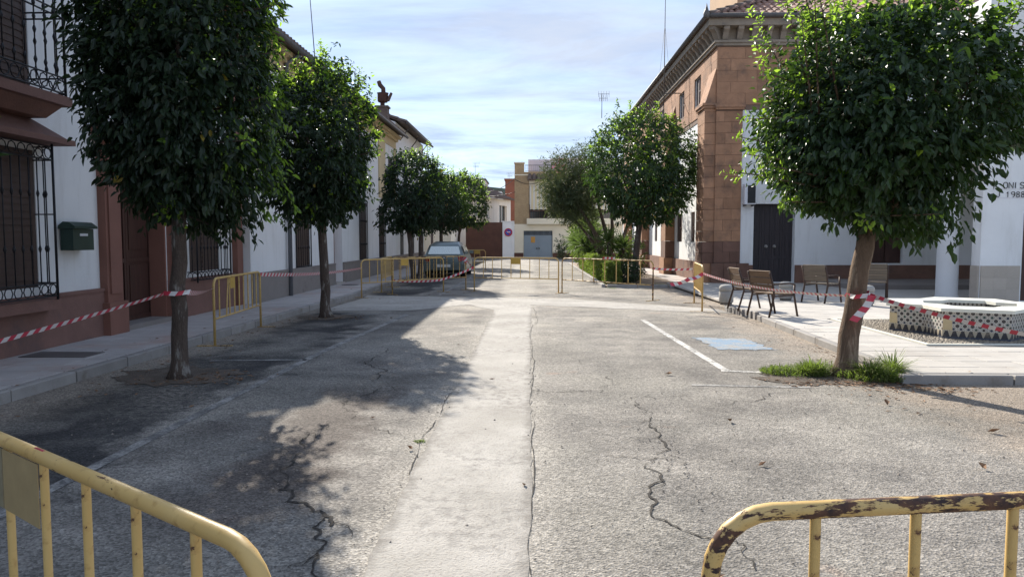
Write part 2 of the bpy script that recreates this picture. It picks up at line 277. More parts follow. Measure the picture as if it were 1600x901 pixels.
def stripes_mat():
    k = NT('striped_awning'); x, y, z = k.sep(k.pos())
    f = k.math('FRACT', k.math('MULTIPLY', x, 3.4)); a = k.math('GREATER_THAN', f, 0.5)
    k.col(k.mix(a, (0.62, 0.52, 0.32), (0.60, 0.58, 0.52))); k.rough(0.8); return k.m
M['awning'] = stripes_mat()
def tilework_mat():
    k = NT('geometric_wall_tile'); u, v, w = k.sep(k.uv())
    S = 1 / 0.096
    us = k.math('MULTIPLY', u, S); vs = k.math('MULTIPLY', v, S)
    def cell(ou, ov):
        fu = k.math('SUBTRACT', k.math('FRACT', k.math('ADD', us, ou)), 0.5); fv = k.math('SUBTRACT', k.math('FRACT', k.math('ADD', vs, ov)), 0.5)
        return fu, fv
    fu, fv = cell(0, 0)
    r = k.math('SQRT', k.math('ADD', k.math('MULTIPLY', fu, fu), k.math('MULTIPLY', fv, fv)))
    th = k.math('ARCTAN2', fv, fu)
    star = k.math('ADD', r, k.math('MULTIPLY', k.math('COSINE', k.math('MULTIPLY', th, 8)), 0.03))
    gu, gv = cell(0.5, 0.0); rb = k.math('SQRT', k.math('ADD', k.math('MULTIPLY', k.math('MULTIPLY', gu, gu), 3.0), k.math('MULTIPLY', gv, gv)))
    hu, hv = cell(0.0, 0.5); rc = k.math('SQRT', k.math('ADD', k.math('MULTIPLY', hu, hu), k.math('MULTIPLY', k.math('MULTIPLY', hv, hv), 3.0)))
    cr = k.n('ShaderNodeTexWhiteNoise', noise_dimensions='2D'); cc = k.n('ShaderNodeCombineXYZ'); k.set(cc.inputs[0], k.math('FLOOR', us)); k.set(cc.inputs[1], k.math('FLOOR', vs)); k.set(cr.inputs['Vector'], cc.outputs[0])
    rv = cr.outputs['Value']
    dot = k.mix(k.math('GREATER_THAN', rv, 0.4), (0.035, 0.02, 0.02), k.mix(k.math('GREATER_THAN', rv, 0.7), (0.02, 0.035, 0.07), (0.02, 0.06, 0.05)))
    cw = (0.62, 0.59, 0.53)
    c = k.mix(k.math('LESS_THAN', star, 0.46), (0.05, 0.042, 0.042), cw)
    c = k.mix(k.math('LESS_THAN', star, 0.355), c, (0.06, 0.05, 0.05))
    c = k.mix(k.math('LESS_THAN', star, 0.30), c, cw)
    c = k.mix(k.math('LESS_THAN', star, 0.205), c, dot)
    c = k.mix(k.math('LESS_THAN', rb, 0.20), c, cw); c = k.mix(k.math('LESS_THAN', rb, 0.10), c, (0.05, 0.04, 0.04))
    c = k.mix(k.math('LESS_THAN', rc, 0.20), c, cw); c = k.mix(k.math('LESS_THAN', rc, 0.10), c, (0.05, 0.04, 0.04))
    # bottom row of stepped merlons on cream over a dark blue course
    mu = k.math('ABSOLUTE', k.math('SUBTRACT', k.math('FRACT', k.math('MULTIPLY', u, 1 / 0.105)), 0.5))
    lim = k.ramp(k.math('SNAP', v, 0.022), 0.0, 0.11, 0.5, 0.16)
    mer = k.mix(k.math('LESS_THAN', mu, lim), (0.42, 0.37, 0.28), (0.02, 0.022, 0.035))
    mer = k.mix(k.math('LESS_THAN', v, 0.03), mer, (0.05, 0.065, 0.10))
    c = k.mix(k.math('LESS_THAN', v, 0.118), c, mer)
    c = k.mix(k.ramp(k.noise(k.obj(), 6, 5, 0.65), 0.55, 0.75, 0, 0.5), c, (0.45, 0.36, 0.24))
    k.col(c); k.rough(0.35); return k.m
M['tilework'] = tilework_mat()
def hill_mat():
    k = NT('wooded_hillside'); p = k.pos()
    n = k.noise(p, 0.03, 6, 0.7)
    k.col(k.mix(k.ramp(n, 0.35, 0.65), (0.07, 0.095, 0.06), (0.20, 0.20, 0.13))); k.rough(0.95); return k.m
M['hill'] = hill_mat()

# ------------------------------------------------------------------ geometry helpers
def link(o, parent=None):
    C.objects.link(o)
    if parent is not None: o.parent = parent
    return o
def thing(name, label, cat, loc=(0, 0, 0), rz=0.0, group=None):
    o = bpy.data.objects.new(name, None); o.empty_display_size = 0.2; link(o)
    o.location = loc; o.rotation_euler = (0, 0, rz); tag(o, label, cat, group); return o
def tag(o, label=None, cat=None, group=None, kind=None):
    if label: o['label'] = label
    if cat: o['category'] = cat
    if group: o['group'] = group
    if kind: o['kind'] = kind
    return o
class MB:
    """collects polygons, builds one mesh object"""
    def __init__(s): s.v = []; s.f = []; s.mi = []; s.uv = None; s.smooth = []
    def poly(s, pts, mi=0, smooth=False):
        b = len(s.v); s.v.extend([tuple(p) for p in pts]); s.f.append(tuple(range(b, b + len(pts)))); s.mi.append(mi); s.smooth.append(smooth)
    def box(s, a, b, mi=0, rz=None, at=None):
        x0, y0, z0 = a; x1, y1, z1 = b
        x0, x1 = min(x0, x1), max(x0, x1); y0, y1 = min(y0, y1), max(y0, y1); z0, z1 = min(z0, z1), max(z0, z1)
        p = [(x0, y0, z0), (x1, y0, z0), (x1, y1, z0), (x0, y1, z0), (x0, y0, z1), (x1, y0, z1), (x1, y1, z1), (x0, y1, z1)]
        if rz is not None:
            c, sn = math.cos(rz), math.sin(rz); ox, oy = at[0], at[1]
            p = [(ox + c * q[0] - sn * q[1], oy + sn * q[0] + c * q[1], q[2] + at[2]) for q in p]
        n = len(s.v); s.v.extend(p)
        for f in ((0, 3, 2, 1), (4, 5, 6, 7), (0, 1, 5, 4), (1, 2, 6, 5), (2, 3, 7, 6), (3, 0, 4, 7)):
            s.f.append(tuple(n + i for i in f)); s.mi.append(mi); s.smooth.append(False)
        return s
    def hexa(s, p, mi=0):
        n = len(s.v); s.v.extend([tuple(q) for q in p])
        for f in ((0, 3, 2, 1), (4, 5, 6, 7), (0, 1, 5, 4), (1, 2, 6, 5), (2, 3, 7, 6), (3, 0, 4, 7)):
            s.f.append(tuple(n + i for i in f)); s.mi.append(mi); s.smooth.append(False)
        return s
    def tube(s, pts, rad, seg=8, mi=0, cap=True, smooth=True):
        P = [Vector(p) for p in pts]; n = len(P)
        if not isinstance(rad, (list, tuple)): rad = [rad] * n
        T = []
        for i in range(n):
            a = P[min(i + 1, n - 1)] - P[max(i - 1, 0)]; T.append(a.normalized() if a.length > 1e-9 else Vector((0, 0, 1)))
        ref = Vector((0, 0, 1)) if abs(T[0].z) < 0.9 else Vector((1, 0, 0))
        u = T[0].cross(ref).normalized(); b0 = len(s.v)
        for i in range(n):
            u = (u - T[i] * u.dot(T[i])).normalized(); w = T[i].cross(u)
            for k in range(seg):
                a = 2 * PI * k / seg; q = P[i] + (u * math.cos(a) + w * math.sin(a)) * rad[i]; s.v.append(tuple(q))
        for i in range(n - 1):
            for k in range(seg):
                k2 = (k + 1) % seg
                s.f.append((b0 + i * seg + k, b0 + i * seg + k2, b0 + (i + 1) * seg + k2, b0 + (i + 1) * seg + k)); s.mi.append(mi); s.smooth.append(smooth)
        if cap:
            s.f.append(tuple(b0 + k for k in range(seg))[::-1]); s.mi.append(mi); s.smooth.append(False)
            s.f.append(tuple(b0 + (n - 1) * seg + k for k in range(seg))); s.mi.append(mi); s.smooth.append(False)
        return s
    def lathe(s, prof, seg=16, c=(0, 0, 0), mi=0):
        b0 = len(s.v); n = len(prof)
        for r, z in prof:
            for k in range(seg):
                a = 2 * PI * k / seg; s.v.append((c[0] + r * math.cos(a), c[1] + r * math.sin(a), c[2] + z))
        for i in range(n - 1):
            for k in range(seg):
                k2 = (k + 1) % seg
                s.f.append((b0 + i * seg + k, b0 + i * seg + k2, b0 + (i + 1) * seg + k2, b0 + (i + 1) * seg + k)); s.mi.append(mi); s.smooth.append(True)
        s.f.append(tuple(b0 + k for k in range(seg))[::-1]); s.mi.append(mi); s.smooth.append(False)
        s.f.append(tuple(b0 + (n - 1) * seg + k for k in range(seg))); s.mi.append(mi); s.smooth.append(False)
        return s
    def prism(s, outline, z0, z1, mi=0):
        n = len(outline); b = len(s.v)
        s.v.extend([(p[0], p[1], z0) for p in outline] + [(p[0], p[1], z1) for p in outline])
        s.f.append(tuple(range(b + n - 1, b - 1, -1))); s.f.append(tuple(range(b + n, b + 2 * n)))
        for i in range(n): s.f.append((b + i, b + (i + 1) % n, b + n + (i + 1) % n, b + n + i))
        s.mi += [mi] * (n + 2); s.smooth += [False] * (n + 2); return s
    def mesh(s, name, mats, off=(0, 0, 0)):
        me = bpy.data.meshes.new(name)
        v = s.v if off == (0, 0, 0) else [(p[0] - off[0], p[1] - off[1], p[2] - off[2]) for p in s.v]
        me.from_pydata(v, [], s.f)
        for m in (mats if isinstance(mats, (list, tuple)) else [mats]): me.materials.append(m)
        me.polygons.foreach_set('material_index', s.mi); me.polygons.foreach_set('use_smooth', s.smooth); me.update(); return me
    def build(s, name, mats, parent=None, off=(0, 0, 0), kind=None, label=None):
        o = bpy.data.objects.new(name, s.mesh(name, mats, off)); link(o, parent)
        if kind: o['kind'] = kind
        if label: o['label'] = label
        return o
def piece(name, me, parent, loc, rot=(0, 0, 0), sc=(1, 1, 1)):
    o = bpy.data.objects.new(name, me); link(o, parent); o.location = loc; o.rotation_euler = rot; o.scale = sc; return o
def box_mesh(name, a, b, m, bev=0.0):
    mb = MB()
    if bev <= 0: mb.box(a, b)
    else:   # chamfered top rim, open to 22 triangles
        x0, y0, z0 = a; x1, y1, z1 = b; q = bev
        lo = [(x0, y0, z0), (x1, y0, z0), (x1, y1, z0), (x0, y1, z0)]; mi = [(x0, y0, z1 - q), (x1, y0, z1 - q), (x1, y1, z1 - q), (x0, y1, z1 - q)]
        up = [(x0 + q, y0 + q, z1), (x1 - q, y0 + q, z1), (x1 - q, y1 - q, z1), (x0 + q, y1 - q, z1)]
        mb.v = lo + mi + up
        for r in (0, 4):
            for i in range(4): j = (i + 1) % 4; mb.f.append((r + i, r + j, r + 4 + j, r + 4 + i))
        mb.f.append((8, 9, 10, 11)); mb.f.append((3, 2, 1, 0)); mb.mi = [0] * 10; mb.smooth = [False] * 10
    return mb.mesh(name, m)
def copy_tree(o, parent=None):
    c = o.copy(); link(c, parent)
    for ch in list(o.children): copy_tree(ch, c)
    return c
# pixel of the photograph -> point on a level plane / at a given depth (used to read distances off the photograph)
CF = Vector((-0.02596, 0.99734, -0.06808)).normalized(); CR = Vector((0.99966, 0.02602, 0)).normalized(); CU = CR.cross(CF)
def ray(px, py): return CF + CR * ((px - 800) / 1150) + CU * ((450.5 - py) / 1150)
def gp(px, py, z=0.0):
    d = ray(px, py); t = (z - 1.6) / d.z; return (d.x * t, d.y * t, z)
def dp(px, py, Y):
    d = ray(px, py); t = Y / d.y; return (d.x * t, Y, 1.6 + d.z * t)
def arr_mesh(name, V, F_list, mats, mi=None, rnd=None, smooth=False):
    """V (N,3) array; F_list list of (K,n) index arrays; rnd per vertex"""
    me = bpy.data.meshes.new(name); me.vertices.add(len(V)); me.vertices.foreach_set('co', np.asarray(V, np.float32).ravel())
    loops = np.concatenate([f.ravel() for f in F_list]); tot = np.concatenate([np.full(len(f), f.shape[1]) for f in F_list])
    st = np.concatenate([[0], np.cumsum(tot)[:-1]])
    me.loops.add(len(loops)); me.loops.foreach_set('vertex_index', loops.astype(np.int32))
    me.polygons.add(len(tot)); me.polygons.foreach_set('loop_start', st.astype(np.int32)); me.polygons.foreach_set('loop_total', tot.astype(np.int32))
    for m in mats: me.materials.append(m)
    if mi is not None: me.polygons.foreach_set('material_index', np.asarray(mi, np.int32))
    me.polygons.foreach_set('use_smooth', np.full(len(tot), smooth))
    if rnd is not None:
        a = me.attributes.new('rnd', 'FLOAT', 'POINT'); a.data.foreach_set('value', np.asarray(rnd, np.float32))
    me.update(calc_edges=True); return me

# ------------------------------------------------------------------ ground, road, pavements
ZP = 0.10                                                   # plaza height
def kx(y): return -5.28 + 0.026 * min(max(y, 2), 20)         # left kerb line
def sheet(name, pts, z, m, parent=None, kind=None):
    mb = MB(); mb.poly([(p[0], p[1], z) for p in pts]); o = mb.build(name, m, parent)
    if kind: o['kind'] = kind
    return o
g = MB(); g.poly([(-900, -60, -0.03), (900, -60, -0.03), (900, 1500, -0.03), (-900, 1500, -0.03)])
tag(g.build('ground', M['drygrass']), kind='structure')
road = sheet('road', [(-6.6, -8), (9, -8), (9, 8.3), (7.0, 26), (7.0, 75), (-6.6, 75)], 0.0, M['asphalt'], kind='structure')
rr = random.Random(5)
def ragged(p, q, n, amp, r=rr):
    p, q = Vector(p[:2]), Vector(q[:2]); d = (q - p); nn = Vector((-d.y, d.x)).normalized()
    return [tuple(p + d * (i / n) + nn * r.uniform(-amp, amp)) for i in range(n)]
st = ragged((0.0, -3), (0.0, 17.6), 120, 0.014) + ragged((0.0, 17.6), (4.3, 15.6), 16, 0.10) + ragged((4.3, 15.6), (4.2, 16.6), 3, 0.04) + ragged((4.2, 16.6), (1.0, 19.4), 14, 0.07) + \
     ragged((1.0, 19.4), (-4.6, 20.4), 22, 0.07) + ragged((-4.6, 20.4), (-4.6, 15.9), 5, 0.1) + ragged((-4.6, 15.9), (-2.6, 16.2), 8, 0.1) + ragged((-2.6, 16.2), (-1.5, 17.6), 6, 0.08) + ragged((-1.5, 17.6), (-0.82, 16.3), 5, 0.05) + ragged((-0.82, 16.3), (-0.80, -3), 120, 0.018)
sheet('concrete_strip', st, 0.005, M['screed'], road)
# painted lines, worn
def line(name, p, q, w, m, z=0.004):
    p, q = Vector(p[:2]), Vector(q[:2]); d = (q - p).normalized(); n = Vector((-d.y, d.x)) * w / 2
    return sheet(name, [p - n, q - n, q + n, p + n], z, m, road)
line('white_line', (2.19, 14.4), (2.36, 8.93), 0.10, M['whiteline']); line('white_line', (2.30, 8.88), (3.0, 8.74), 0.10, M['whiteline'])
line('white_line', (1.75, 8.0), (3.0, 7.9), 0.09, M['fadedline'])
line('white_line', (-3.10, 3.0), (-2.95, 10.2), 0.10, M['fadedline']); line('white_line', (-2.95, 10.2), (-2.6, 15.4), 0.11, M['fadedline']); line('white_line', (-2.58, 20.6), (-2.45, 30), 0.10, M['fadedline'])
line('white_line', (-2.96, 9.55), (-4.2, 9.45), 0.09, M['fadedline']); line('white_line', (-2.72, 15.5), (-4.0, 15.3), 0.09, M['fadedline'])
bl = [gp(1082, 527), gp(1122, 546), gp(1212, 547), gp(1165, 530)]
sheet('blue_parking_mark', sum([ragged(bl[i], bl[(i + 1) % 4], 14, 0.05) for i in range(4)], []), 0.006, M['bluepaint'], road)
# cracks: thin broken gaps in the asphalt, their edges ragged
cr = MB(); rc = random.Random(11)
def crack(px, w0, w1, amp=0.2, **k):
    P = [Vector(gp(*p)[:2]) for p in px]
    while max((b - a).length for a, b in zip(P, P[1:])) > 0.05:
        Q = []
        for a, b in zip(P, P[1:]):
            Q.append(a); d = b - a
            if d.length > 0.05: Q.append(a.lerp(b, rc.uniform(0.38, 0.62)) + Vector((-d.y, d.x)) * rc.gauss(0, 0.13 * min(1, amp / 0.2)))
        P = Q + [P[-1]]
    prev = None; ww = 1.0; n = len(P)
    for i, p in enumerate(P):
        d = (P[min(i + 1, n - 1)] - P[max(i - 1, 0)]).normalized(); nn = Vector((-d.y, d.x)); ww = min(2.1, max(0.1, ww * 0.97 + 0.03 + rc.gauss(0, 0.33)))
        w = (0.010 + 0.45 * (w0 + (w1 - w0) * i / n)) * 0.38 * ww; cur = (p - nn * w * 0.5, p + nn * w * rc.uniform(0.3, 0.7))
        if prev and (ww > 0.3 or i % 3): cr.poly([(*prev[0], 0.0062), (*cur[0], 0.0062), (*cur[1], 0.0062), (*prev[1], 0.0062)])
        prev = cur
        if amp > 0.1 and w0 > 0.015 and rc.random() < 0.07:
            q0 = p; a = math.atan2(d.y, d.x) + rc.choice((-1, 1)) * rc.uniform(0.5, 1.3); w = 0.008
            for _ in range(rc.randint(4, 11)):
                a += rc.gauss(0, 0.45); q1 = q0 + Vector((math.cos(a), math.sin(a))) * 0.04; m2 = Vector((-math.sin(a), math.cos(a))) * w / 2
                cr.poly([(*(q0 - m2), 0.0062), (*(q1 - m2 * 0.8), 0.0062), (*(q1 + m2 * 0.8), 0.0062), (*(q0 + m2), 0.0062)]); q0 = q1; w *= 0.88
crack([(905, 563), (937, 572), (955, 580), (957, 596), (937, 613)], 0.012, 0.03)
crack([(832, 610), (900, 611), (937, 613), (985, 621), (1060, 619), (1120, 623), (1190, 624), (1203, 614)], 0.016, 0.012)
crack([(985, 621), (1003, 640), (1015, 660), (1028, 684), (1040, 698)], 0.025, 0.045)
crack([(1040, 698), (1024, 716), (1022, 735), (1035, 752), (1014, 775), (1020, 795), (1048, 820), (1080, 833), (1115, 842)], 0.045, 0.015)
crack([(930, 708), (985, 714), (1050, 716), (1118, 718)], 0.008, 0.006)
crack([(1135, 835), (1160, 866), (1180, 890)], 0.02, 0.01)
crack([(606, 545), (590, 575), (606, 600), (612, 608), (712, 608)], 0.03, 0.012)
crack([(590, 608), (560, 645), (515, 660), (468, 690), (458, 725), (450, 752), (460, 775), (490, 800), (518, 808), (516, 822)], 0.03, 0.05)
crack([(506, 808), (500, 835), (510, 850), (490, 880), (498, 905)], 0.03, 0.012)
crack([(452, 752), (515, 750)], 0.016, 0.008); crack([(585, 668), (625, 678), (660, 690)], 0.012, 0.008)
crack([(832, 495), (880, 494), (940, 498), (1005, 500)], 0.014, 0.01); crack([(834, 475), (905, 476)], 0.012, 0.01)
crack([(829, 899), (830, 780), (831, 680), (832, 600), (832, 540), (832, 480)], 0.004, 0.004, amp=0.022)
crack([(640, 742), (690, 642), (712, 606)], 0.004, 0.003, amp=0.03)
crack([(640, 552), (700, 556), (745, 556)], 0.014, 0.01)
tag(cr.build('crack', M['crack'], road), kind='stuff')

def slabs(parent, rects, m, name='paving_slab', limit=300, z=0.0, th=0.05, seed=1):
    """rects: (x0,y0,x1,y1) sorted by distance; alike pieces share mesh data"""
    rects = sorted(rects, key=lambda r: (r[0] + r[2]) ** 2 / 4 + (r[1] + r[3]) ** 2 / 4); cache = {}; rest = MB(); rd = random.Random(seed)
    for i, (x0, y0, x1, y1) in enumerate(rects):
        dz = rd.uniform(-0.002, 0.002)
        if i < limit:
            k = (round(x1 - x0, 2), round(y1 - y0, 2))
            if k not in cache: cache[k] = box_mesh(name, (-k[0] / 2, -k[1] / 2, -th), (k[0] / 2, k[1] / 2, 0), m, 0.004)
            piece(name, cache[k], parent, ((x0 + x1) / 2, (y0 + y1) / 2, z + dz))
        else: rest.box((x0, y0, z - th), (x1, y1, z + dz))
    if rest.f: rest.build(name, m, parent, kind='stuff')

# left pavement: bed, slabs, kerb stones
pv = MB(); ys = [-2, 2, 6, 10, 14, 20, 60]
pv.prism([(kx(y) - 0.12, y) for y in ys] + [(-7.2, 60), (-7.2, -2)], -0.05, 0.105)
lp = tag(pv.build('left_pavement', M['joint']), kind='structure')
rects = []
y = 4.0
j = 0
while y < 40:
    x = -6.66
    while x < kx(y) - 0.16:
        x1 = min(x + 0.592, kx(y) - 0.126)
        if x1 - x > 0.1: rects.append((round(x, 3), y, round(x1, 3), y + 0.392))
        x = x + 0.6
    y += 0.4; j += 1
slabs(lp, rects, M['sidewalk'], z=0.122)
kmesh = [box_mesh('kerb_stone', (-0.06, -0.49 + 0.01 * i, -0.16), (0.06, 0.49, 0), M['kerb'], 0.012) for i in range(2)]
y = 3.0; i = 0
while y < 45:
    piece('kerb_stone', kmesh[i % 2], lp, (kx(y + 0.5) - 0.06 + rr.uniform(-0.006, 0.006), y + 0.5, 0.122 + rr.uniform(-0.004, 0.003)), (0, 0, -0.026 if y < 20 else 0)); y += 1.0; i += 1
# right plaza: bed, slabs, kerb stones; cobbled square round the fountain
px_edge = lambda y: 4.20 + 0.034 * (min(y, 16) - 8.1)
pz = MB(); pz.prism([(4.28, 8.2), (18, 8.2), (18, 25.2), (6.0, 25.2), (4.9, 25.2), (4.60, 16.5)], -0.05, ZP - 0.012)
plaza = tag(pz.build('plaza_pavement', M['joint']), kind='structure')
CX0, CY0, CX1, CY1 = 5.66, 10.55, 9.1, 13.75
rects = []; row = 0; y = 8.26
while y < 24.8:
    x = px_edge(y) + 0.135 - (0.3 if row % 2 else 0); first = True
    while x < 14.2:
        a = max(x, px_edge(y) + 0.135); b = x + 0.594; yy0, yy1 = y, y + 0.394
        cut = not (b < CX0 - 0.12 or a > CX1 + 0.1 or yy1 < CY0 - 0.12 or yy0 > CY1 + 0.1)
        if not cut and b - a > 0.08: rects.append((round(a, 3), round(yy0, 3), round(b, 3), round(yy1, 3)))
        elif cut and a < CX0 - 0.2 and yy1 > CY0: rects.append((round(a, 3), round(yy0, 3), CX0 - 0.13, round(yy1, 3)))
        x += 0.6
    y += 0.4; row += 1
slabs(plaza, rects, M['paving'], z=ZP, seed=3)
pk = [box_mesh('kerb_stone', (-0.06, -0.49 + 0.006 * i, -0.16), (0.06, 0.49, 0), M['kerb'], 0.01) for i in range(3)]
y = 8.2; i = 0
while y < 16.4: piece('kerb_stone', pk[i % 3], plaza, (px_edge(y + 0.5) + 0.062, y + 0.5, ZP + 0.002), (0, 0, -0.034)); y += 1.0; i += 1
x = 4.72
while x < 14: piece('kerb_stone', pk[i % 3], plaza, (x + 0.06, 8.155, ZP + 0.002), (0, 0, PI / 2)); x += 1.0; i += 1
piece('kerb_stone', box_mesh('kerb_stone', (-0.06, -0.06, -0.16), (0.15, 0.06, 0), M['kerb'], 0.01), plaza, (4.14, 8.155, ZP + 0.003))
# short upright edging pieces at the far end of the kerb
em = box_mesh('edging_stone', (-0.04, -0.09, -0.1), (0.04, 0.09, 0.06), M['kerb'], 0.01)
for i in range(8): piece('edging_stone', em, plaza, (4.44 - 0.02 * i, 14.6 + 0.22 * i, ZP - 0.005 - 0.006 * i), (0, 0, rr.uniform(-0.1, 0.1)))
st = MB(); st.box((9.4, 21.8, 0.02), (18, 25.0, 0.24)); st.build('porch_step', M['greyplinth'], plaza)
bd = MB(); bw = 0.07
bd.box((CX0 - bw, CY0 - bw, 0), (CX1 + bw, CY0, ZP + 0.008)); bd.box((CX0 - bw, CY0 + 0.002, 0), (CX0, CY1, ZP + 0.008)); bd.box((CX0 - bw, CY1 + 0.002, 0), (CX1 + bw, CY1 + bw, ZP + 0.008))
bd.build('cobble_border', M['marble'], plaza)
cb = MB(); cb.box((CX0 + 0.002, CY0 + 0.002, 0), (CX1, CY1, ZP - 0.005)); bed = cb.build('cobble_bed', M['joint'], plaza)
def pebbles():
    r = np.random.default_rng(4); V = []; F = []
    base = np.array([(1, 0, 0), (0.5, 0.87, 0), (-0.5, 0.87, 0), (-1, 0, 0), (-0.5, -0.87, 0), (0.5, -0.87, 0), (0.55, 0, 0.8), (-0.27, 0.48, 0.8), (-0.27, -0.48, 0.8)])
    tri = np.array([(0, 1, 6), (1, 7, 6), (1, 2, 7), (2, 3, 7), (3, 8, 7), (3, 4, 8), (4, 5, 8), (5, 6, 8), (5, 0, 6), (6, 7, 8)])
    k = 0
    for yy in np.arange(CY0 + 0.03, CY1, 0.062):
        for xx in np.arange(CX0 + 0.03, CX1, 0.062):
            s = r.uniform(0.024, 0.036, 3); a = r.uniform(0, PI); p = base * s * (1.1, 0.9, 0.7); c, sn = math.cos(a), math.sin(a)
            p = np.stack([p[:, 0] * c - p[:, 1] * sn, p[:, 0] * sn + p[:, 1] * c, p[:, 2]], 1) + (xx + r.uniform(-.012, .012), yy + r.uniform(-.012, .012), ZP - 0.008)
            V.append(p); F.append(tri + 9 * k); k += 1
    o = bpy.data.objects.new('pebble', arr_mesh('pebble', np.concatenate(V), [np.concatenate(F)], [M['pebble']], smooth=True)); link(o, plaza); o['kind'] = 'stuff'
pebbles()
for cx, cy, rx, ry, sd0 in ((-4.15, 8.4, 0.75, 0.6, 1), (-4.2, 14.8, 0.6, 0.5, 2), (3.6, 8.45, 0.95, 0.5, 3), (-4.2, 26.7, 0.6, 0.6, 4)):
    r_ = random.Random(sd0); sheet('soil_pit', [(cx + rx * r_.uniform(0.75, 1.2) * math.cos(2 * PI * i / 26), cy + ry * r_.uniform(0.75, 1.2) * math.sin(2 * PI * i / 26)) for i in range(26)], 0.0055, M['soil'], road)
# planted bed beyond the barriers, with its kerb
pb = MB(); pb.prism([(2.45, 24.0), (5.0, 24.2), (5.0, 46), (2.45, 46)], -0.02, 0.06); bedo = tag(pb.build('planting_bed', M['dirt']), kind='structure')
km = box_mesh('kerb_stone', (-0.06, -0.48, -0.1), (0.06, 0.48, 0.1), M['kerb'], 0.01)
for i in range(22): piece('kerb_stone', km, bedo, (2.36, 24.5 + i, 0))
for i in range(3): piece('kerb_stone', km, bedo, (2.95 + i, 23.94, 0), (0, 0, PI / 2))
sw = MB(); sw.prism([(5.1, 25.2), (6.3, 25.2), (6.3, 58), (5.1, 58)], -0.02, 0.05); tag(sw.build('church_pavement', M['sidewalk']), kind='structure')
hl = MB()
hp = [(-420 + 40 * i, 620, 12 + 34 * math.exp(-((i - 9.5) / 5.5) ** 2) + 3 * math.sin(i * 1.7)) for i in range(24)]
for a, b in zip(hp, hp[1:]):
    hl.poly([(a[0], 560, -1), (b[0], 560, -1), b, a], smooth=True); hl.poly([a, b, (b[0], 760, -1), (a[0], 760, -1)], smooth=True)
tag(hl.build('hill', M['hill']), kind='structure')

# ------------------------------------------------------------------ buildings
def wall_grid(mb, to3, u0, u1, z0, z1, holes, depth, mi=0, back_mi=None):
    """front face with openings and their reveals; to3(u, z, d) gives the point d metres behind the face"""
    us = sorted({u0, u1, *[h[0] for h in holes], *[h[1] for h in holes]}); zs = sorted({z0, z1, *[h[2] for h in holes], *[h[3] for h in holes]})
    us = [u for u in us if u0 <= u <= u1]; zs = [z for z in zs if z0 <= z <= z1]
    for a, b in zip(us, us[1:]):
        for c, d in zip(zs, zs[1:]):
            um, zm = (a + b) / 2, (c + d) / 2
            if any(h[0] < um < h[1] and h[2] < zm < h[3] for h in holes): continue
            mb.poly([to3(a, c, 0), to3(b, c, 0), to3(b, d, 0), to3(a, d, 0)], mi)
    for h in holes:
        a, b, c, d = h[:4]; e = h[4] if len(h) > 4 else depth
        for p, q in (((a, c), (b, c)), ((b, c), (b, d)), ((b, d), (a, d)), ((a, d), (a, c))):
            mb.poly([to3(*p, 0), to3(*q, 0), to3(*q, e), to3(*p, e)], mi)
def roof_tiles(mb, org, eu, es, nu, ns, wu, ls, amp=0.06, mi=0):
    """rows of barrel tiles: eu along the eave, es up the slope"""
    eu, es = Vector(eu).normalized(), Vector(es).normalized(); up = eu.cross(es)
    if up.z < 0: up = -up
    o = Vector(org); prof = [(0.0, -0.35), (0.18, 0.55), (0.42, 1.0), (0.62, 0.9), (0.82, 0.3), (1.0, -0.35)]
    for i in range(nu):
        for j in range(ns):
            b = o + eu * (i * wu) + es * (j * ls); pts0 = [b + eu * (u * wu) + up * (amp * h + 0.03) for u, h in prof]; pts1 = [p + es * ls - up * 0.028 for p in pts0]
            for k in range(len(prof) - 1): mb.poly([pts0[k], pts0[k + 1], pts1[k + 1], pts1[k]], mi)
            mb.poly([pts0[0] - up * 0.025, *[p for p in pts0], pts0[-1] - up * 0.025][::-1], mi)
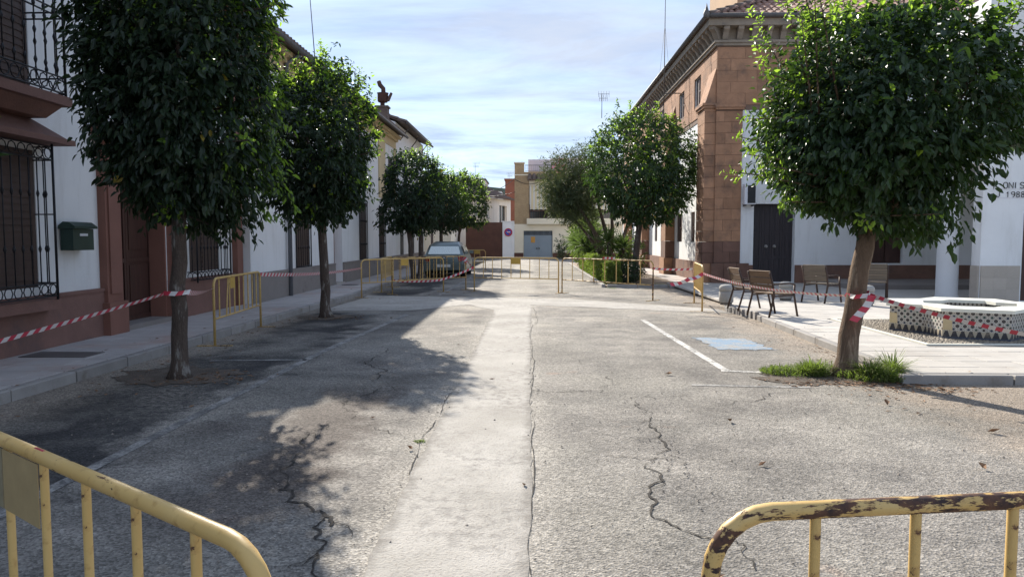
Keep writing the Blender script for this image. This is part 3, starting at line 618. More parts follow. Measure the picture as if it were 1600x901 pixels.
def grille(parent, org, along, out, w, h, nbars, bar_r=0.008, proj=0.0, knobs=True, m=None, name='window_grille', scroll=0.16):
    """wrought iron window guard; the frame is one part, each bar a sub-part"""
    m = m or M['iron']; al, ou = Vector(along), Vector(out); o = Vector(org)
    fr = MB(); P = lambda u, z, d: o + al * u + ou * d + Vector((0, 0, z))
    for z in (0.0, scroll, h - scroll, h): 
        pts = [P(0, z, 0), P(0, z, proj), P(w, z, proj), P(w, z, 0)] if proj > 0.03 else [P(0, z, proj), P(w, z, proj)]
        for a, b in zip(pts, pts[1:]): fr.tube([a, b], 0.011, 5)
    for u in (0, w): fr.tube([P(u, -0.05, proj), P(u, h + 0.04, proj)], 0.016, 6)
    if proj > 0.1:
        for u in (0, w): fr.tube([P(u, h * 0.55, 0), P(u, h * 0.55, proj)], 0.009, 5)
    if scroll > 0.05:
        ring = [(math.cos(2 * PI * k / 8), math.sin(2 * PI * k / 8)) for k in range(9)]; rr_ = scroll * 0.42; n = max(2, int(w / (scroll * 0.95)))
        for zc in (scroll / 2, h - scroll / 2):
            for i in range(n):
                uc = w * (i + 0.5) / n; fr.tube([P(uc + rr_ * c, zc + rr_ * s, proj) for c, s in ring], 0.008, 4, cap=False)
            if proj > 0.1:
                for u in (0, w):
                    for dd in (0.28, 0.72): fr.tube([P(u, zc + rr_ * s, proj * dd + rr_ * 0.8 * c) for c, s in ring], 0.007, 4, cap=False)
    f = fr.build(name, m, parent)
    b = MB(); hb = h - 2 * scroll; b.tube([(0, 0, 0), (0, 0, hb)], bar_r, 6)
    if knobs:
        for zz in (0.28, 0.72): b.lathe([(bar_r, -0.05), (bar_r * 2.1, -0.02), (bar_r * 2.8, 0), (bar_r * 2.1, 0.02), (bar_r, 0.05)], 6, (0, 0, hb * zz))
    bm = b.mesh('bar', m)
    for i in range(nbars): piece('bar', bm, f, tuple(P(w * (i + 1) / (nbars + 1), scroll, proj)))
    if proj > 0.1:
        for u in (0, w): piece('bar', bm, f, tuple(P(u, scroll, proj * 0.5)))
    return f
def panel_door(parent, org, along, inn, w, h, m, leaves=2, rows=((0.08, 0.36), (0.42, 0.92)), name='door', knob=None):
    al, n = Vector(along), Vector(inn); o = Vector(org); d = MB()
    P = lambda u, z, q: tuple(o + al * u + n * q + Vector((0, 0, z)))
    def bx(u0, u1, z0, z1, q0, q1): d.hexa([P(u0, z0, q0), P(u1, z0, q0), P(u1, z0, q1), P(u0, z0, q1), P(u0, z1, q0), P(u1, z1, q0), P(u1, z1, q1), P(u0, z1, q1)])
    bx(0, w, 0, h, 0, 0.05); door = d.build(name, m, parent); lw = w / leaves
    for i in range(leaves):
        q = MB(); d = q
        bx(i * lw + 0.004, i * lw + 0.07, 0.004, h - 0.004, -0.02, -0.002); bx((i + 1) * lw - 0.07, (i + 1) * lw - 0.004, 0.004, h - 0.004, -0.02, -0.002)
        for z0 in (0.004, *[r[1] * h for r in rows]): bx(i * lw + 0.07, (i + 1) * lw - 0.07, z0, z0 + 0.07 if z0 + 0.07 < h else h - 0.004, -0.018, -0.002)
        q.build('door_frame', m, door)
        for a, b in rows:
            q = MB(); d = q; bx(i * lw + 0.11, (i + 1) * lw - 0.11, a * h + 0.05, b * h - 0.05, -0.014, -0.002); q.build('door_panel', m, door)
    if knob:
        for u, z in knob:
            q = MB(); c = P(u, z, -0.02); q.lathe([(0.055, 0), (0.06, 0.012), (0.035, 0.02), (0.03, 0.05), (0.045, 0.07), (0.03, 0.085)], 12)
            kn = q.build('door_knob', M['zinc'] if knob is None else M['kerb'], door); kn.location = c; kn.rotation_euler = (PI / 2, 0, 0)
    return door
WEST = Vector((-1, 0, 0)); NORTH = Vector((0, 1, 0)); EAST = Vector((1, 0, 0))

def left_house(name, label, X, y0, y1, zt, holes, plinth_z, plinth_m, cornice=None, roof=True, depth=9.0, wall=None):
    t = thing(name, label, 'house', (X, y0, 0)); off = (X, y0, 0)
    w = MB(); to3 = lambda u, z, d: (X - d, u, z)
    wall_grid(w, to3, y0, y1, -0.05, zt, holes, 0.22)
    w.poly([(X, y0, -0.05), (X, y0, zt), (X - depth, y0, zt), (X - depth, y0, -0.05)]); w.poly([(X, y1, -0.05), (X - depth, y1, -0.05), (X - depth, y1, zt), (X, y1, zt)])
    w.poly([(X - depth, y0, -0.05), (X - depth, y1, -0.05), (X - depth, y1, zt), (X - depth, y0, zt)])
    rz = zt + depth * 0.5 * 0.36
    for yy in (y0, y1): w.poly([(X, yy, zt), (X - depth / 2, yy, rz), (X - depth, yy, zt)])
    w.poly([(X - 0.7, y0, 0), (X - 0.7, y1, 0), (X - 0.7, y1, zt), (X - 0.7, y0, zt)])
    w.build('wall', wall or M['white'], t, off)
    # plinth pieces between the door openings
    cuts = sorted([(h[0] - 0.02, h[1] + 0.02) for h in holes if h[2] < plinth_z - 0.12])
    p = MB(); a = y0
    for c0, c1 in cuts + [(y1, y1)]:
        if c0 > a: p.box((X, a, 0.1), (X + 0.06, c0, plinth_z)); p.box((X + 0.001, a, plinth_z), (X + 0.075, c0, plinth_z + 0.045))
        a = c1
    p.build('plinth', plinth_m, t, off)
    if cornice:
        c = MB(); c.box((X + 0.002, y0, zt - 0.62), (X + 0.03, y1, zt - 0.30)); c.box((X + 0.002, y0, zt - 0.30), (X + 0.14, y1, zt - 0.18)); c.box((X + 0.002, y0, zt - 0.18), (X + 0.28, y1, zt - 0.06)); c.build('cornice', cornice, t, off)
    if roof:
        r = MB(); s = math.hypot(depth / 2 + 0.45, (depth / 2 + 0.45) * 0.36); es = Vector((-1, 0, 0.36)).normalized()
        e0 = (X + 0.45, y0, zt - 0.02)
        r.hexa([(X + 0.45, y0, zt - 0.06), (X + 0.45, y1, zt - 0.06), (X - depth / 2, y1, rz + 0.05), (X - depth / 2, y0, rz + 0.05), (X + 0.45, y0, zt - 0.02), (X + 0.45, y1, zt - 0.02), (X - depth / 2, y1, rz + 0.14), (X - depth / 2, y0, rz + 0.14)])
        r.poly([(X - depth / 2, y0, rz + 0.1), (X - depth / 2, y1, rz + 0.1), (X - depth, y1, zt), (X - depth, y0, zt)])
        rf = r.build('roof', M['oldtile'], t, off)
        q = MB(); roof_tiles(q, (X + 0.5, y0, zt), (0, 1, 0), es, int((y1 - y0) / 0.24), int(s / 0.42), 0.24, 0.42, 0.075)
        q.build('roof_tile', M['oldtile'], rf, off, kind='stuff')
        gq = MB(); gq.tube([(X + 0.53, y0 + 0.05, zt - 0.05), (X + 0.53, y1 + 0.25, zt - 0.05)], 0.055, 8); gq.build('gutter', M['zinc'], t, off)
    return t, off
def rel(off, *p): return Vector(p) - Vector(off)
def shutter_window(t, off, X, y0, y1, z0, z1, grill=True, label=None, deep=0.06, m=None, proj=0.03, n=7):
    w = MB(); w.box((X - deep - 0.04, y0, z0), (X - deep, y1, z1)); win = w.build('window', M['glass'], t, off)
    for a, b in ((y0, (y0 + y1) / 2 - 0.004), ((y0 + y1) / 2 + 0.004, y1)):
        f = MB(); f.box((X - deep + 0.002, a, z0), (X - deep + 0.03, b, z1)); f.box((X - deep + 0.03, a, z0), (X - deep + 0.045, a + 0.07, z1)); f.box((X - deep + 0.03, b - 0.07, z0), (X - deep + 0.045, b, z1))
        k = int((z1 - z0) / 0.09)
        for i in range(k): f.box((X - deep + 0.03, a + 0.07, z0 + (i + 0.1) * (z1 - z0) / k), (X - deep + 0.04, b - 0.07, z0 + (i + 0.75) * (z1 - z0) / k))
        f.build('shutter', m or M['shutter'], win, off)
    if grill: grille(t, rel(off, X + 0.005, y0 - 0.03, z0 - 0.02), NORTH, EAST, y1 - y0 + 0.06, z1 - z0 + 0.04, n, proj=proj, scroll=0.14)

# --- first house on the left: reddish stone, big guarded window, balcony
H1X, H1Y0, H1Y1 = -6.55, -3.0, 16.30
holes = [(6.9, 9.62, 0.95, 2.75), (11.45, 13.05, 0.1, 2.95, 0.32), (13.95, 15.3, 0.95, 2.7), (6.6, 9.6, 3.5, 6.0), (11.4, 12.9, 3.6, 5.8), (13.9, 15.3, 3.6, 5.8), (1.2, 3.0, 0.95, 2.75), (1.2, 3.0, 3.6, 5.8)]
h1, off1 = left_house('white_house', 'white house with reddish stone plinth, iron-guarded window and balcony, behind the first street tree', H1X, H1Y0, H1Y1, 6.55, holes, 0.80, M['redplinth'], M['redpaint'])
for a in holes:
    if a[4:] == (): shutter_window(h1, off1, H1X, *a[:4], grill=False)
grille(h1, rel(off1, H1X, 6.75, 0.84), NORTH, EAST, 2.85, 1.95, 17, proj=0.26, scroll=0.17)
grille(h1, rel(off1, H1X, 13.85, 0.80), NORTH, EAST, 1.55, 1.95, 9, proj=0.20, scroll=0.15)
q = MB(); q.hexa([(H1X, 6.55, 2.83), (H1X + 0.42, 6.55, 2.83), (H1X + 0.42, 9.86, 2.83), (H1X, 9.86, 2.83), (H1X, 6.55, 2.90), (H1X + 0.42, 6.55, 2.90), (H1X + 0.42, 9.86, 2.90), (H1X, 9.86, 2.90)])
q.hexa([(H1X, 6.6, 2.902), (H1X + 0.39, 6.6, 2.902), (H1X + 0.39, 9.74, 2.902), (H1X, 9.74, 2.902), (H1X, 6.9, 3.16), (H1X + 0.06, 6.9, 3.16), (H1X + 0.06, 9.45, 3.16), (H1X, 9.45, 3.16)])
q.build('window_hood', M['redplinth'], h1, off1)
q = MB(); q.box((H1X + 0.061, 6.6, 0.66), (H1X + 0.24, 9.7, 0.80)); q.build('window_sill', M['redplinth'], h1, off1)
q = MB(); q.hexa([(H1X, 5.9, 3.14), (H1X + 0.30, 5.9, 3.14), (H1X + 0.30, 9.45, 3.14), (H1X, 9.45, 3.14), (H1X, 5.8, 3.30), (H1X + 0.46, 5.8, 3.30), (H1X + 0.46, 9.55, 3.30), (H1X, 9.55, 3.30)])
q.box((H1X, 5.75, 3.302), (H1X + 0.55, 9.62, 3.42)); bal = q.build('balcony', M['redplinth'], h1, off1)
fr = MB(); bx, ba, bb = H1X + 0.5, 5.8, 9.56
for z in (3.46, 3.66, 4.42, 4.50):
    fr.tube([(H1X, ba, z), (bx, ba, z)], 0.011, 5); fr.tube([(bx, ba, z), (bx, bb, z)], 0.012, 5); fr.tube([(bx, bb, z), (H1X, bb, z)], 0.012, 5)
for yy in (ba, bb): fr.tube([(bx, yy, 3.42), (bx, yy, 5.4)], 0.016, 6)
ring = [(math.cos(2 * PI * k / 8) * 0.078, math.sin(2 * PI * k / 8) * 0.085) for k in range(9)]
for i in range(22): fr.tube([(bx, ba + (i + 0.5) * (bb - ba) / 22 + c, 3.56 + s) for c, s in ring], 0.009, 4, cap=False)
for i in range(3): fr.tube([(H1X + 0.09 + 0.165 * i + c, bb, 3.56 + s) for c, s in ring], 0.009, 4, cap=False)
fr.build('balcony_railing', M['iron'], h1, off1)
q = MB(); q.tube([(0, 0, 0), (0, 0, 1.75)], 0.0085, 6)
for zz in (0.12, 0.48, 0.80, 1.2): q.lathe([(0.009, -0.05), (0.019, -0.02), (0.024, 0), (0.019, 0.02), (0.009, 0.05)], 6, (0, 0, zz))
bm = q.mesh('baluster', M['iron'])
for i in range(19): piece('baluster', bm, h1, rel(off1, bx, ba + (i + 1) * (bb - ba) / 20, 3.66))
for i in range(3): piece('baluster', bm, h1, rel(off1, H1X + 0.12 + 0.14 * i, bb, 3.66))
# door surround with pilasters and bases
q = MB()
for a, b in ((11.0, 11.42), (13.08, 13.36)):
    q.box((H1X + 0.001, a, 0.1), (H1X + 0.12, b, 3.05)); q.box((H1X + 0.001, a - 0.05, 0.1), (H1X + 0.17, b + 0.05, 0.62)); q.box((H1X + 0.121, a + 0.06, 0.75), (H1X + 0.145, b - 0.06, 2.9))
q.box((H1X + 0.002, 10.9, 3.052), (H1X + 0.22, 13.48, 3.3)); q.box((H1X - 0.295, 13.0, 0.2), (H1X + 0.001, 13.048, 2.95)); q.build('door_surround', M['redpaint'], h1, off1)
panel_door(h1, rel(off1, H1X - 0.30, 11.45, 0.2), NORTH, WEST, 1.6, 2.75, M['wood'], 2)
q = MB(); q.box((H1X - 0.3, 11.46, 0.1), (H1X + 0.1, 13.04, 0.2)); q.build('door_step', M['greyplinth'], h1, off1)
q = MB(); q.box((H1X, 15.98, 0.1), (H1X + 0.12, 16.28, 6.0)); q.build('corner_pilaster', M['redpaint'], h1, off1)
mb = MB()   # letter box
mb.box((-0.09, -0.24, 0), (0.09, 0.24, 0.30)); body = MB()
box = thing('mailbox', 'dark green metal letter box with curved lid, on the white wall beside the guarded window', 'mailbox', (-6.44, 10.31, 1.43))
mb.build('box', M['mailbox'], box)
q = MB()
pr = [(-0.10, 0.30), (-0.10, 0.345), (-0.03, 0.40), (0.05, 0.395), (0.135, 0.335), (0.135, 0.305)]
for s0, s1 in ((-0.27, 0.27),):
    a = [(x, s0, z) for x, z in pr]; b = [(x, s1, z) for x, z in pr]; n = len(pr)
    q.poly(a[::-1]); q.poly(b)
    for i in range(n): q.poly([a[i], b[i], b[(i + 1) % n], a[(i + 1) % n]])
q.build('lid', M['mailbox'], box)
q = MB(); q.box((0.091, -0.09, 0.2), (0.098, 0.09, 0.235)); q.build('name_plate', M['signwhite'], box)
# --- second house
H2X, H2Y0, H2Y1 = -6.28, 16.32, 34.2
holes2 = [(19.5, 20.75, 0.72, 2.75), (23.3, 24.35, 0.1, 2.9, 0.3), (26.8, 28.0, 0.72, 2.9), (30.3, 31.5, 0.72, 2.9), (19.5, 20.7, 3.5, 5.2), (23.2, 24.4, 3.5, 5.2), (26.8, 28.0, 3.5, 5.2), (32.4, 33.4, 3.5, 5.2)]
h2, off2 = left_house('white_house', 'long white house with grey plinth, ochre cornice and grey downpipe, behind the second street tree', H2X, H2Y0, H2Y1, 6.3, holes2, 0.76, M['greyplinth'], M['ochre'])
for i, a in enumerate(holes2):
    if a[4:] == (): shutter_window(h2, off2, H2X, *a[:4], grill=i < 4, n=6)
panel_door(h2, rel(off2, H2X - 0.28, 23.3, 0.16), NORTH, WEST, 1.05, 2.74, M['redpaint'], 1)
q = MB(); q.box((H2X - 0.28, 23.31, 0.1), (H2X + 0.09, 24.34, 0.16)); q.build('door_step', M['paving'], h2, off2)
q = MB(); q.tube([(H2X + 0.1, 18.75, 0.12), (H2X + 0.1, 18.75, 6.0), (H2X + 0.45, 18.75, 6.2)], 0.055, 10); q.build('downpipe', M['pipe'], h2, off2)
for a, b in ((16.4, 17.0), (30.3, 31.6), (33.7, 34.18)):
    q = MB(); q.box((H2X + 0.001, a, 3.3), (H2X + 0.05, b, 5.66)); q.build('pilaster', M['ochre'], h2, off2)
q = MB(); q.box((-6.85, 32.7, 6.35), (-6.35, 33.2, 7.35)); q.box((-6.9, 32.65, 7.352), (-6.3, 33.25, 7.42)); q.build('chimney', M['oldtile'], h2, off2)
q = MB(); q.tube([(-6.6, 32.95, 7.4), (-6.6, 32.95, 7.62)], 0.1, 8); q.lathe([(0.20, 0), (0.24, 0.06), (0.24, 0.36), (0.27, 0.40)], 10, (-6.58, 32.95, 7.6)); q.tube([(-6.55, 32.95, 7.95), (-6.56, 32.95, 8.2), (-6.70, 32.95, 8.35), (-6.76, 32.95, 8.52)], [0.1, 0.1, 0.1, 0.09], 8)
q.hexa([(-6.40, 32.8, 7.66), (-6.32, 32.8, 7.66), (-6.32, 33.1, 7.66), (-6.40, 33.1, 7.66), (-6.22, 32.8, 8.0), (-6.17, 32.8, 8.0), (-6.17, 33.1, 8.0), (-6.22, 33.1, 8.0)])
q.build('chimney_pipe', M['rust'], h2, off2)
q = MB(); q.lathe([(0.0, 0), (0.3, 0.0), (0.3, 0.006), (0.0, 0.006)], 20, (-6.22, 24.0, 0.0))
# --- third and fourth houses
H3X = -6.28
h3, off3 = left_house('white_house', 'taller white house with dark eave, between the ochre-corniced house and the low end house', H3X, 34.25, 43.0, 6.95, [(35.2, 36.2, 0.75, 2.8), (38.4, 39.5, 0.75, 2.8), (36.4, 37.4, 3.6, 5.4), (40, 41, 3.6, 5.4)], 0.76, M['greyplinth'])
for a in [(35.2, 36.2, 0.75, 2.8), (38.4, 39.5, 0.75, 2.8), (36.4, 37.4, 3.6, 5.4), (40, 41, 3.6, 5.4)]: shutter_window(h3, off3, H3X, *a, grill=False, m=M['iron'])
q = MB()
for yy in (35.4, 38.6, 41.6): q.tube([(H3X, yy, 6.25), (H3X + 0.46, yy, 6.85)], 0.03, 5)
q.build('eave_bracket', M['zinc'], h3, off3)
h4, off4 = left_house('cream_house', 'low cream end house seen under the farthest street trees, beside the brown gate', -6.28, 43.05, 57.5, 4.4, [(46.0, 47.2, 0.8, 2.6), (51, 52.2, 0.1, 2.6)], 0.6, M['cream'], wall=M['cream'])
shutter_window(h4, off4, -6.28, 46.0, 47.2, 0.8, 2.6, grill=False); panel_door(h4, rel(off4, -6.48, 51, 0.1), NORTH, WEST, 1.2, 2.5, M['wood'], 1)

# --- church on the right
CHX, CHY = 6.15, 25.0
ch = thing('church', 'red sandstone church with corbelled eave, stone buttresses and white wall panels', 'church', (CHX, CHY, 0)); offc = (CHX, CHY, 0)
side_h = [(27.3, 28.35, 6.5, 7.5), (30.2, 31.2, 6.5, 7.5), (34.7, 35.9, 6.7, 7.6), (38.2, 39.2, 6.6, 7.5), (28.1, 28.75, 1.45, 2.6), (30.4, 31.6, 1.45, 2.6), (28.1, 28.75, 3.6, 4.8), (34.6, 35.4, 1.45, 2.6), (36.4, 37.1, 1.45, 2.6), (40.6, 41.4, 1.45, 2.6)]
front_h = [(7.47, 8.85, 0.12, 2.75, 0.3), (11.35, 12.45, 0.76, 2.4)]
w = MB(); wall_grid(w, lambda u, z, d: (CHX + 0.03 + d, u, z), CHY + 0.03, 50, 0, 8.0, side_h, 0.25); wall_grid(w, lambda u, z, d: (u, CHY + 0.03 + d, z), CHX + 0.03, 19, 0, 8.0, front_h, 0.25)
w.poly([(CHX + 0.3, CHY + 0.35, 0), (CHX + 0.3, 50, 0), (CHX + 0.3, 50, 8), (CHX + 0.3, CHY + 0.35, 8)]); w.poly([(CHX + 0.3, CHY + 0.35, 0), (19, CHY + 0.35, 0), (19, CHY + 0.35, 8), (CHX + 0.3, CHY + 0.35, 8)])
w.poly([(19, CHY, 0), (19, 50, 0), (19, 50, 8), (19, CHY, 8)]); w.poly([(CHX, 50, 0), (19, 50, 0), (19, 50, 8), (CHX, 50, 8)])
w.build('wall', M['white'], ch, offc)
rs = random.Random(21); scache = {}
def stone(x0, y0, z0, x1, y1, z1, m, parent=ch):
    k = (round(x1 - x0, 2), round(y1 - y0, 2), round(z1 - z0, 2), m.name)
    if k not in scache: scache[k] = box_mesh('stone_block', (-k[0] / 2, -k[1] / 2, 0), (k[0] / 2, k[1] / 2, k[2]), m, 0.0)
    piece('stone_block', scache[k], parent, rel(offc, (x0 + x1) / 2, (y0 + y1) / 2, z0))
cm = MB(); cm.box((CHX + 0.012, CHY + 0.012, 0), (7.03, CHY + 0.028, 8.0)); cm.box((CHX + 0.01, CHY + 0.03, 0), (CHX + 0.029, 26.2, 5.84)); cm.box((7.032, CHY + 0.012, 5.85), (19, CHY + 0.028, 8.0))
wall_grid(cm, lambda u, z, d: (CHX + 0.012 + d, u, z), CHY + 0.03, 50, 5.85, 8.0, [h for h in side_h if h[2] > 5.8], 0.02)
H = 0.36
# corner pier, front face: courses of two blocks
z = 0.78; c = 0; nblocks = 0
while z < 5.8:
    z1 = min(z + H, 5.86); sp = CHX + (0.30 if c % 2 else 0.55) + rs.uniform(-.04, .04); dm = M['darkstone'] if z < 1.5 else M['redstone']; d = rs.uniform(0, 0.008)
    stone(CHX, CHY - 0.004 - d, z, sp - 0.004, CHY + 0.02, z1 - 0.008, dm); stone(sp + 0.004, CHY - 0.004 - rs.uniform(0, .008), z, 7.02, CHY + 0.02, z1 - 0.008, dm); nblocks += 2
    z = z1; c += 1
# frieze on both faces
for c, z in enumerate(np.arange(6.02, 7.85, 0.375)):
    x = CHX; wdt = 0.52
    while x < 12.5:
        x1 = x + (0.45 if (x == CHX and c % 2) else rs.uniform(0.62, 0.95)); d = rs.uniform(0, 0.008)
        stone(x + 0.004, CHY - 0.004 - d, z, x1 - 0.004, CHY + 0.02, z + 0.367, M['redstone']); x = x1
    spans = []; y = CHY + 0.03
    for h in sorted(h for h in side_h if h[2] < z + 0.36 and h[3] > z + 0.01): spans.append((y, h[0])); y = h[1]
    spans.append((y, 44.0))
    for a, b in spans:
        n = max(1, round((b - a) / (0.85 + 0.25 * (a > 33))))
        cuts = [a] + sorted(a + (b - a) * (i + rs.uniform(-.2, .2)) / n for i in range(1, n)) + [b]
        for y, y1 in zip(cuts, cuts[1:]): stone(CHX - 0.004 - rs.uniform(0, .008), y + 0.004, z, CHX + 0.02, y1 - 0.004, z + 0.367, M['redstone'])
cm.build('mortar_bed', M['mortar'], ch, offc); 
# base course
q = MB(); q.box((CHX - 0.03, CHY - 0.06, 0), (7.45, CHY + 0.03, 0.70)); q.box((8.87, CHY - 0.06, 0), (19, CHY + 0.03, 0.70)); q.box((CHX - 0.06, CHY + 1.3, 0), (CHX + 0.03, 50, 0.74)); q.build('base_course', M['darkstone'], ch, offc)
for i in range(3):
    x0 = CHX - 0.12 + i * 0.42; stone(x0 + 0.004, CHY - 0.16, 0.02, x0 + 0.416, CHY - 0.061, 0.76, M['darkstone'])
q = MB(); q.box((CHX - 0.03, CHY - 0.07, 5.86), (7.06, CHY + 0.02, 5.93)); q.box((CHX - 0.05, CHY - 0.10, 5.932), (7.09, CHY + 0.02, 6.01)); q.build('pier_capital', M['redstone'], ch, offc)
# buttresses: blocks, sloped weathering, cap moulding, pedestal
def buttress(y0, first):
    X0 = 5.78; z = 0.76; c = 0
    while z < 5.9:
        z1 = min(z + H * (1 if first else 2), 5.92); d = rs.uniform(0, .006); m = M['darkstone'] if z < 1.2 else M['redstone']
        if c % 2 or not first: stone(X0 + d, y0 + 0.004, z, CHX + 0.02, y0 + 1.05, z1 - 0.008, m)
        else: stone(X0 + d, y0 + 0.004, z, CHX + 0.02, y0 + 0.5, z1 - 0.008, m); stone(X0 + rs.uniform(0, .006), y0 + 0.508, z, CHX + 0.02, y0 + 1.05, z1 - 0.008, m)
        z = z1; c += 1
    b = MB(); b.box((X0 - 0.05, y0 - 0.05, 5.92), (CHX, y0 + 1.1, 6.0)); b.box((X0 - 0.09, y0 - 0.09, 6.002), (CHX, y0 + 1.14, 6.08))
    b.hexa([(X0, y0, 6.082), (CHX, y0, 6.082), (CHX, y0 + 1.05, 6.082), (X0, y0 + 1.05, 6.082), (X0 + 0.05, y0, 6.2), (CHX, y0, 7.25), (CHX, y0 + 1.05, 7.25), (X0 + 0.05, y0 + 1.05, 6.2)])
    b.build('buttress_cap', M['redstone'], ch, offc); b = MB(); b.box((X0 - 0.06, y0 - 0.06, 0), (CHX, y0 + 1.11, 0.75)); b.build('buttress_pedestal', M['redstone'], ch, offc)
for i, y0 in enumerate((25.06, 32.0, 38.8, 45.4)): buttress(y0, i == 0)
# cornice, corbels, eave slab, gutter
q = MB(); q.box((CHX - 0.08, CHY - 0.08, 7.93), (19, CHY + 0.02, 8.02)); q.box((CHX - 0.13, CHY - 0.13, 8.022), (19, CHY + 0.02, 8.10)); q.box((CHX - 0.08, CHY + 0.022, 7.93), (CHX + 0.02, 50, 8.02)); q.box((CHX - 0.13, CHY + 0.022, 8.022), (CHX + 0.02, 50, 8.10))
q.box((CHX + 0.0, CHY + 0.0, 8.102), (19, CHY + 0.3, 8.5)); q.box((CHX + 0.0, CHY + 0.302, 8.102), (CHX + 0.3, 50, 8.5))
q.box((CHX - 0.38, CHY - 0.38, 8.502), (19, CHY + 0.3, 8.72)); q.box((CHX - 0.38, CHY + 0.302, 8.502), (CHX + 0.3, 50, 8.72)); q.build('cornice', M['palestone'], ch, offc)
k = MB(); pr = [(0, 0), (-0.10, 0.02), (-0.16, 0.12), (-0.22, 0.22), (-0.33, 0.30), (-0.34, 0.398), (0, 0.398)]; n = len(pr)
a = [(-0.09, p[0], p[1]) for p in pr]; b = [(0.09, p[0], p[1]) for p in pr]; k.poly(a[::-1]); k.poly(b)
for i in range(n): k.poly([a[i], b[i], b[(i + 1) % n], a[(i + 1) % n]])
cmesh = k.mesh('corbel', M['palestone'])
x = CHX + 0.22
while x < 14.5: piece('corbel', cmesh, ch, rel(offc, x, CHY - 0.001, 8.102)); x += 0.47
y = CHY + 0.25
while y < 49: piece('corbel', cmesh, ch, rel(offc, CHX - 0.001, y, 8.102), (0, 0, -PI / 2)); y += 0.52
piece('corbel', cmesh, ch, rel(offc, CHX + 0.04, CHY + 0.04, 8.102), (0, 0, -PI / 4), (1, 1.35, 1))
q = MB(); q.tube([(5.68, 50, 8.79), (5.68, 24.53, 8.79)], 0.075, 8); q.tube([(5.62, 24.53, 8.79), (19, 24.53, 8.79)], 0.075, 8); q.lathe([(0.10, -0.1), (0.11, 0.06), (0.06, 0.16), (0.03, 0.26), (0.004, 0.38)], 8, (5.66, 24.51, 8.79)); q.build('gutter', M['zinc'], ch, offc)
q = MB(); zr = 8.74 + 0.5 * 6.4
q.poly([(5.72, 24.57, 8.735), (19, 24.57, 8.735), (19 - 6.4, 30.97, zr), (5.72 + 6.4, 30.97, zr)]); q.poly([(5.72, 50, 8.735), (5.72, 24.57, 8.735), (12.12, 30.97, zr), (12.12, 43.6, zr)]); q.poly([(19, 24.57, 8.735), (19, 50, 8.735), (12.5, 43.6, zr), (12.6, 30.97, zr)]); q.poly([(5.72, 50, 8.735), (12.12, 43.6, zr), (12.5, 43.6, zr), (19, 50, 8.735)])
roof = q.build('roof', M['tile'], ch, offc)
tq = MB(); roof_tiles(tq, (0, 0, 0), (1, 0, 0), (0, 1, 0), 1, 1, 0.26, 0.44, 0.07); tmesh = tq.mesh('roof_tile', M['tile']); cols = int(12.8 / 0.26); tc = 0; rest = MB(); ang = math.atan(0.5)
for r_ in range(15):
    for i in range(cols):
        x = 5.74 + i * 0.26; d = r_ * 0.44 * math.cos(ang)
        if x < 5.74 + d - 0.1: continue
        if tc < 292: piece('roof_tile', tmesh, roof, rel(offc, x, 24.58 + d, 8.74 + d * 0.5), (ang, rs.uniform(-.02, .02), rs.uniform(-.02, .02))); tc += 1
        else: roof_tiles(rest, (x, 24.58 + d, 8.74 + d * 0.5), (1, 0, 0), (0, math.cos(ang), math.sin(ang)), 1, 1, 0.26, 0.44, 0.07)
for r_ in range(14):
    d = r_ * 0.44 * math.cos(ang); n = int((50 - 24.58 - d) / 0.26)
    roof_tiles(rest, (5.74 + d, 24.58 + d, 8.74 + d * 0.5), (0, 1, 0), (math.cos(ang), 0, math.sin(ang)), n, 1, 0.26, 0.44, 0.07)
rest.build('roof_tile', M['tile'], roof, offc, kind='stuff')
hp_ = MB(); n = 16
for i in range(n):
    t0, t1 = i * 0.4, (i + 1) * 0.4 + 0.04; hp_.tube([(5.72 + t0, 24.57 + t0, 8.80 + t0 * .5 + 0.02), (5.72 + t1, 24.57 + t1, 8.80 + t1 * .5)], [0.12, 0.10], 8)
hp_.build('hip_cap', M['oldtile'], roof, offc)
q = MB(); q.box((9.75, 36, 8.5), (15.5, 41.5, 16.5)); q.box((9.65, 35.9, 15.9), (15.6, 41.6, 16.2)); q.build('tower', M['ochrebrick'], ch, offc)
for h in side_h:
    q = MB(); q.box((CHX + 0.08, h[0], h[2]), (CHX + 0.12, h[1], h[3])); wn = q.build('window', M['shutter'], ch, offc)
    q = MB(); ym = (h[0] + h[1]) / 2; q.box((CHX + 0.05, ym - 0.025, h[2]), (CHX + 0.079, ym + 0.025, h[3])); q.box((CHX + 0.048, h[0], (h[2] + h[3]) / 2 - 0.02), (CHX + 0.079, ym - 0.027, (h[2] + h[3]) / 2 + 0.02)); q.build('frame', M['wood'], wn, offc)
q = MB(); q.box((11.35, CHY + 0.2, 0.76), (12.45, CHY + 0.25, 2.4)); wn = q.build('window', M['shutter'], ch, offc)
for i in range(2):
    q = MB(); q.box((11.37 + i * 0.55, CHY + 0.16, 0.78), (11.88 + i * 0.55, CHY + 0.199, 2.38)); q.build('shutter', M['wood'], wn, offc)
M['churchdoor'] = mat('church_door_wood', (0.042, 0.033, 0.036), 0.55, 0.2, 3, 0.12, 40, stretch=(6, 6, 0.6))
panel_door(ch, rel(offc, 7.47, CHY + 0.28, 0.12), EAST, NORTH, 1.38, 2.63, M['churchdoor'], 4, ((0.06, 0.30), (0.33, 0.62), (0.65, 0.93)), knob=[(0.50, 1.2), (0.78, 1.2)])
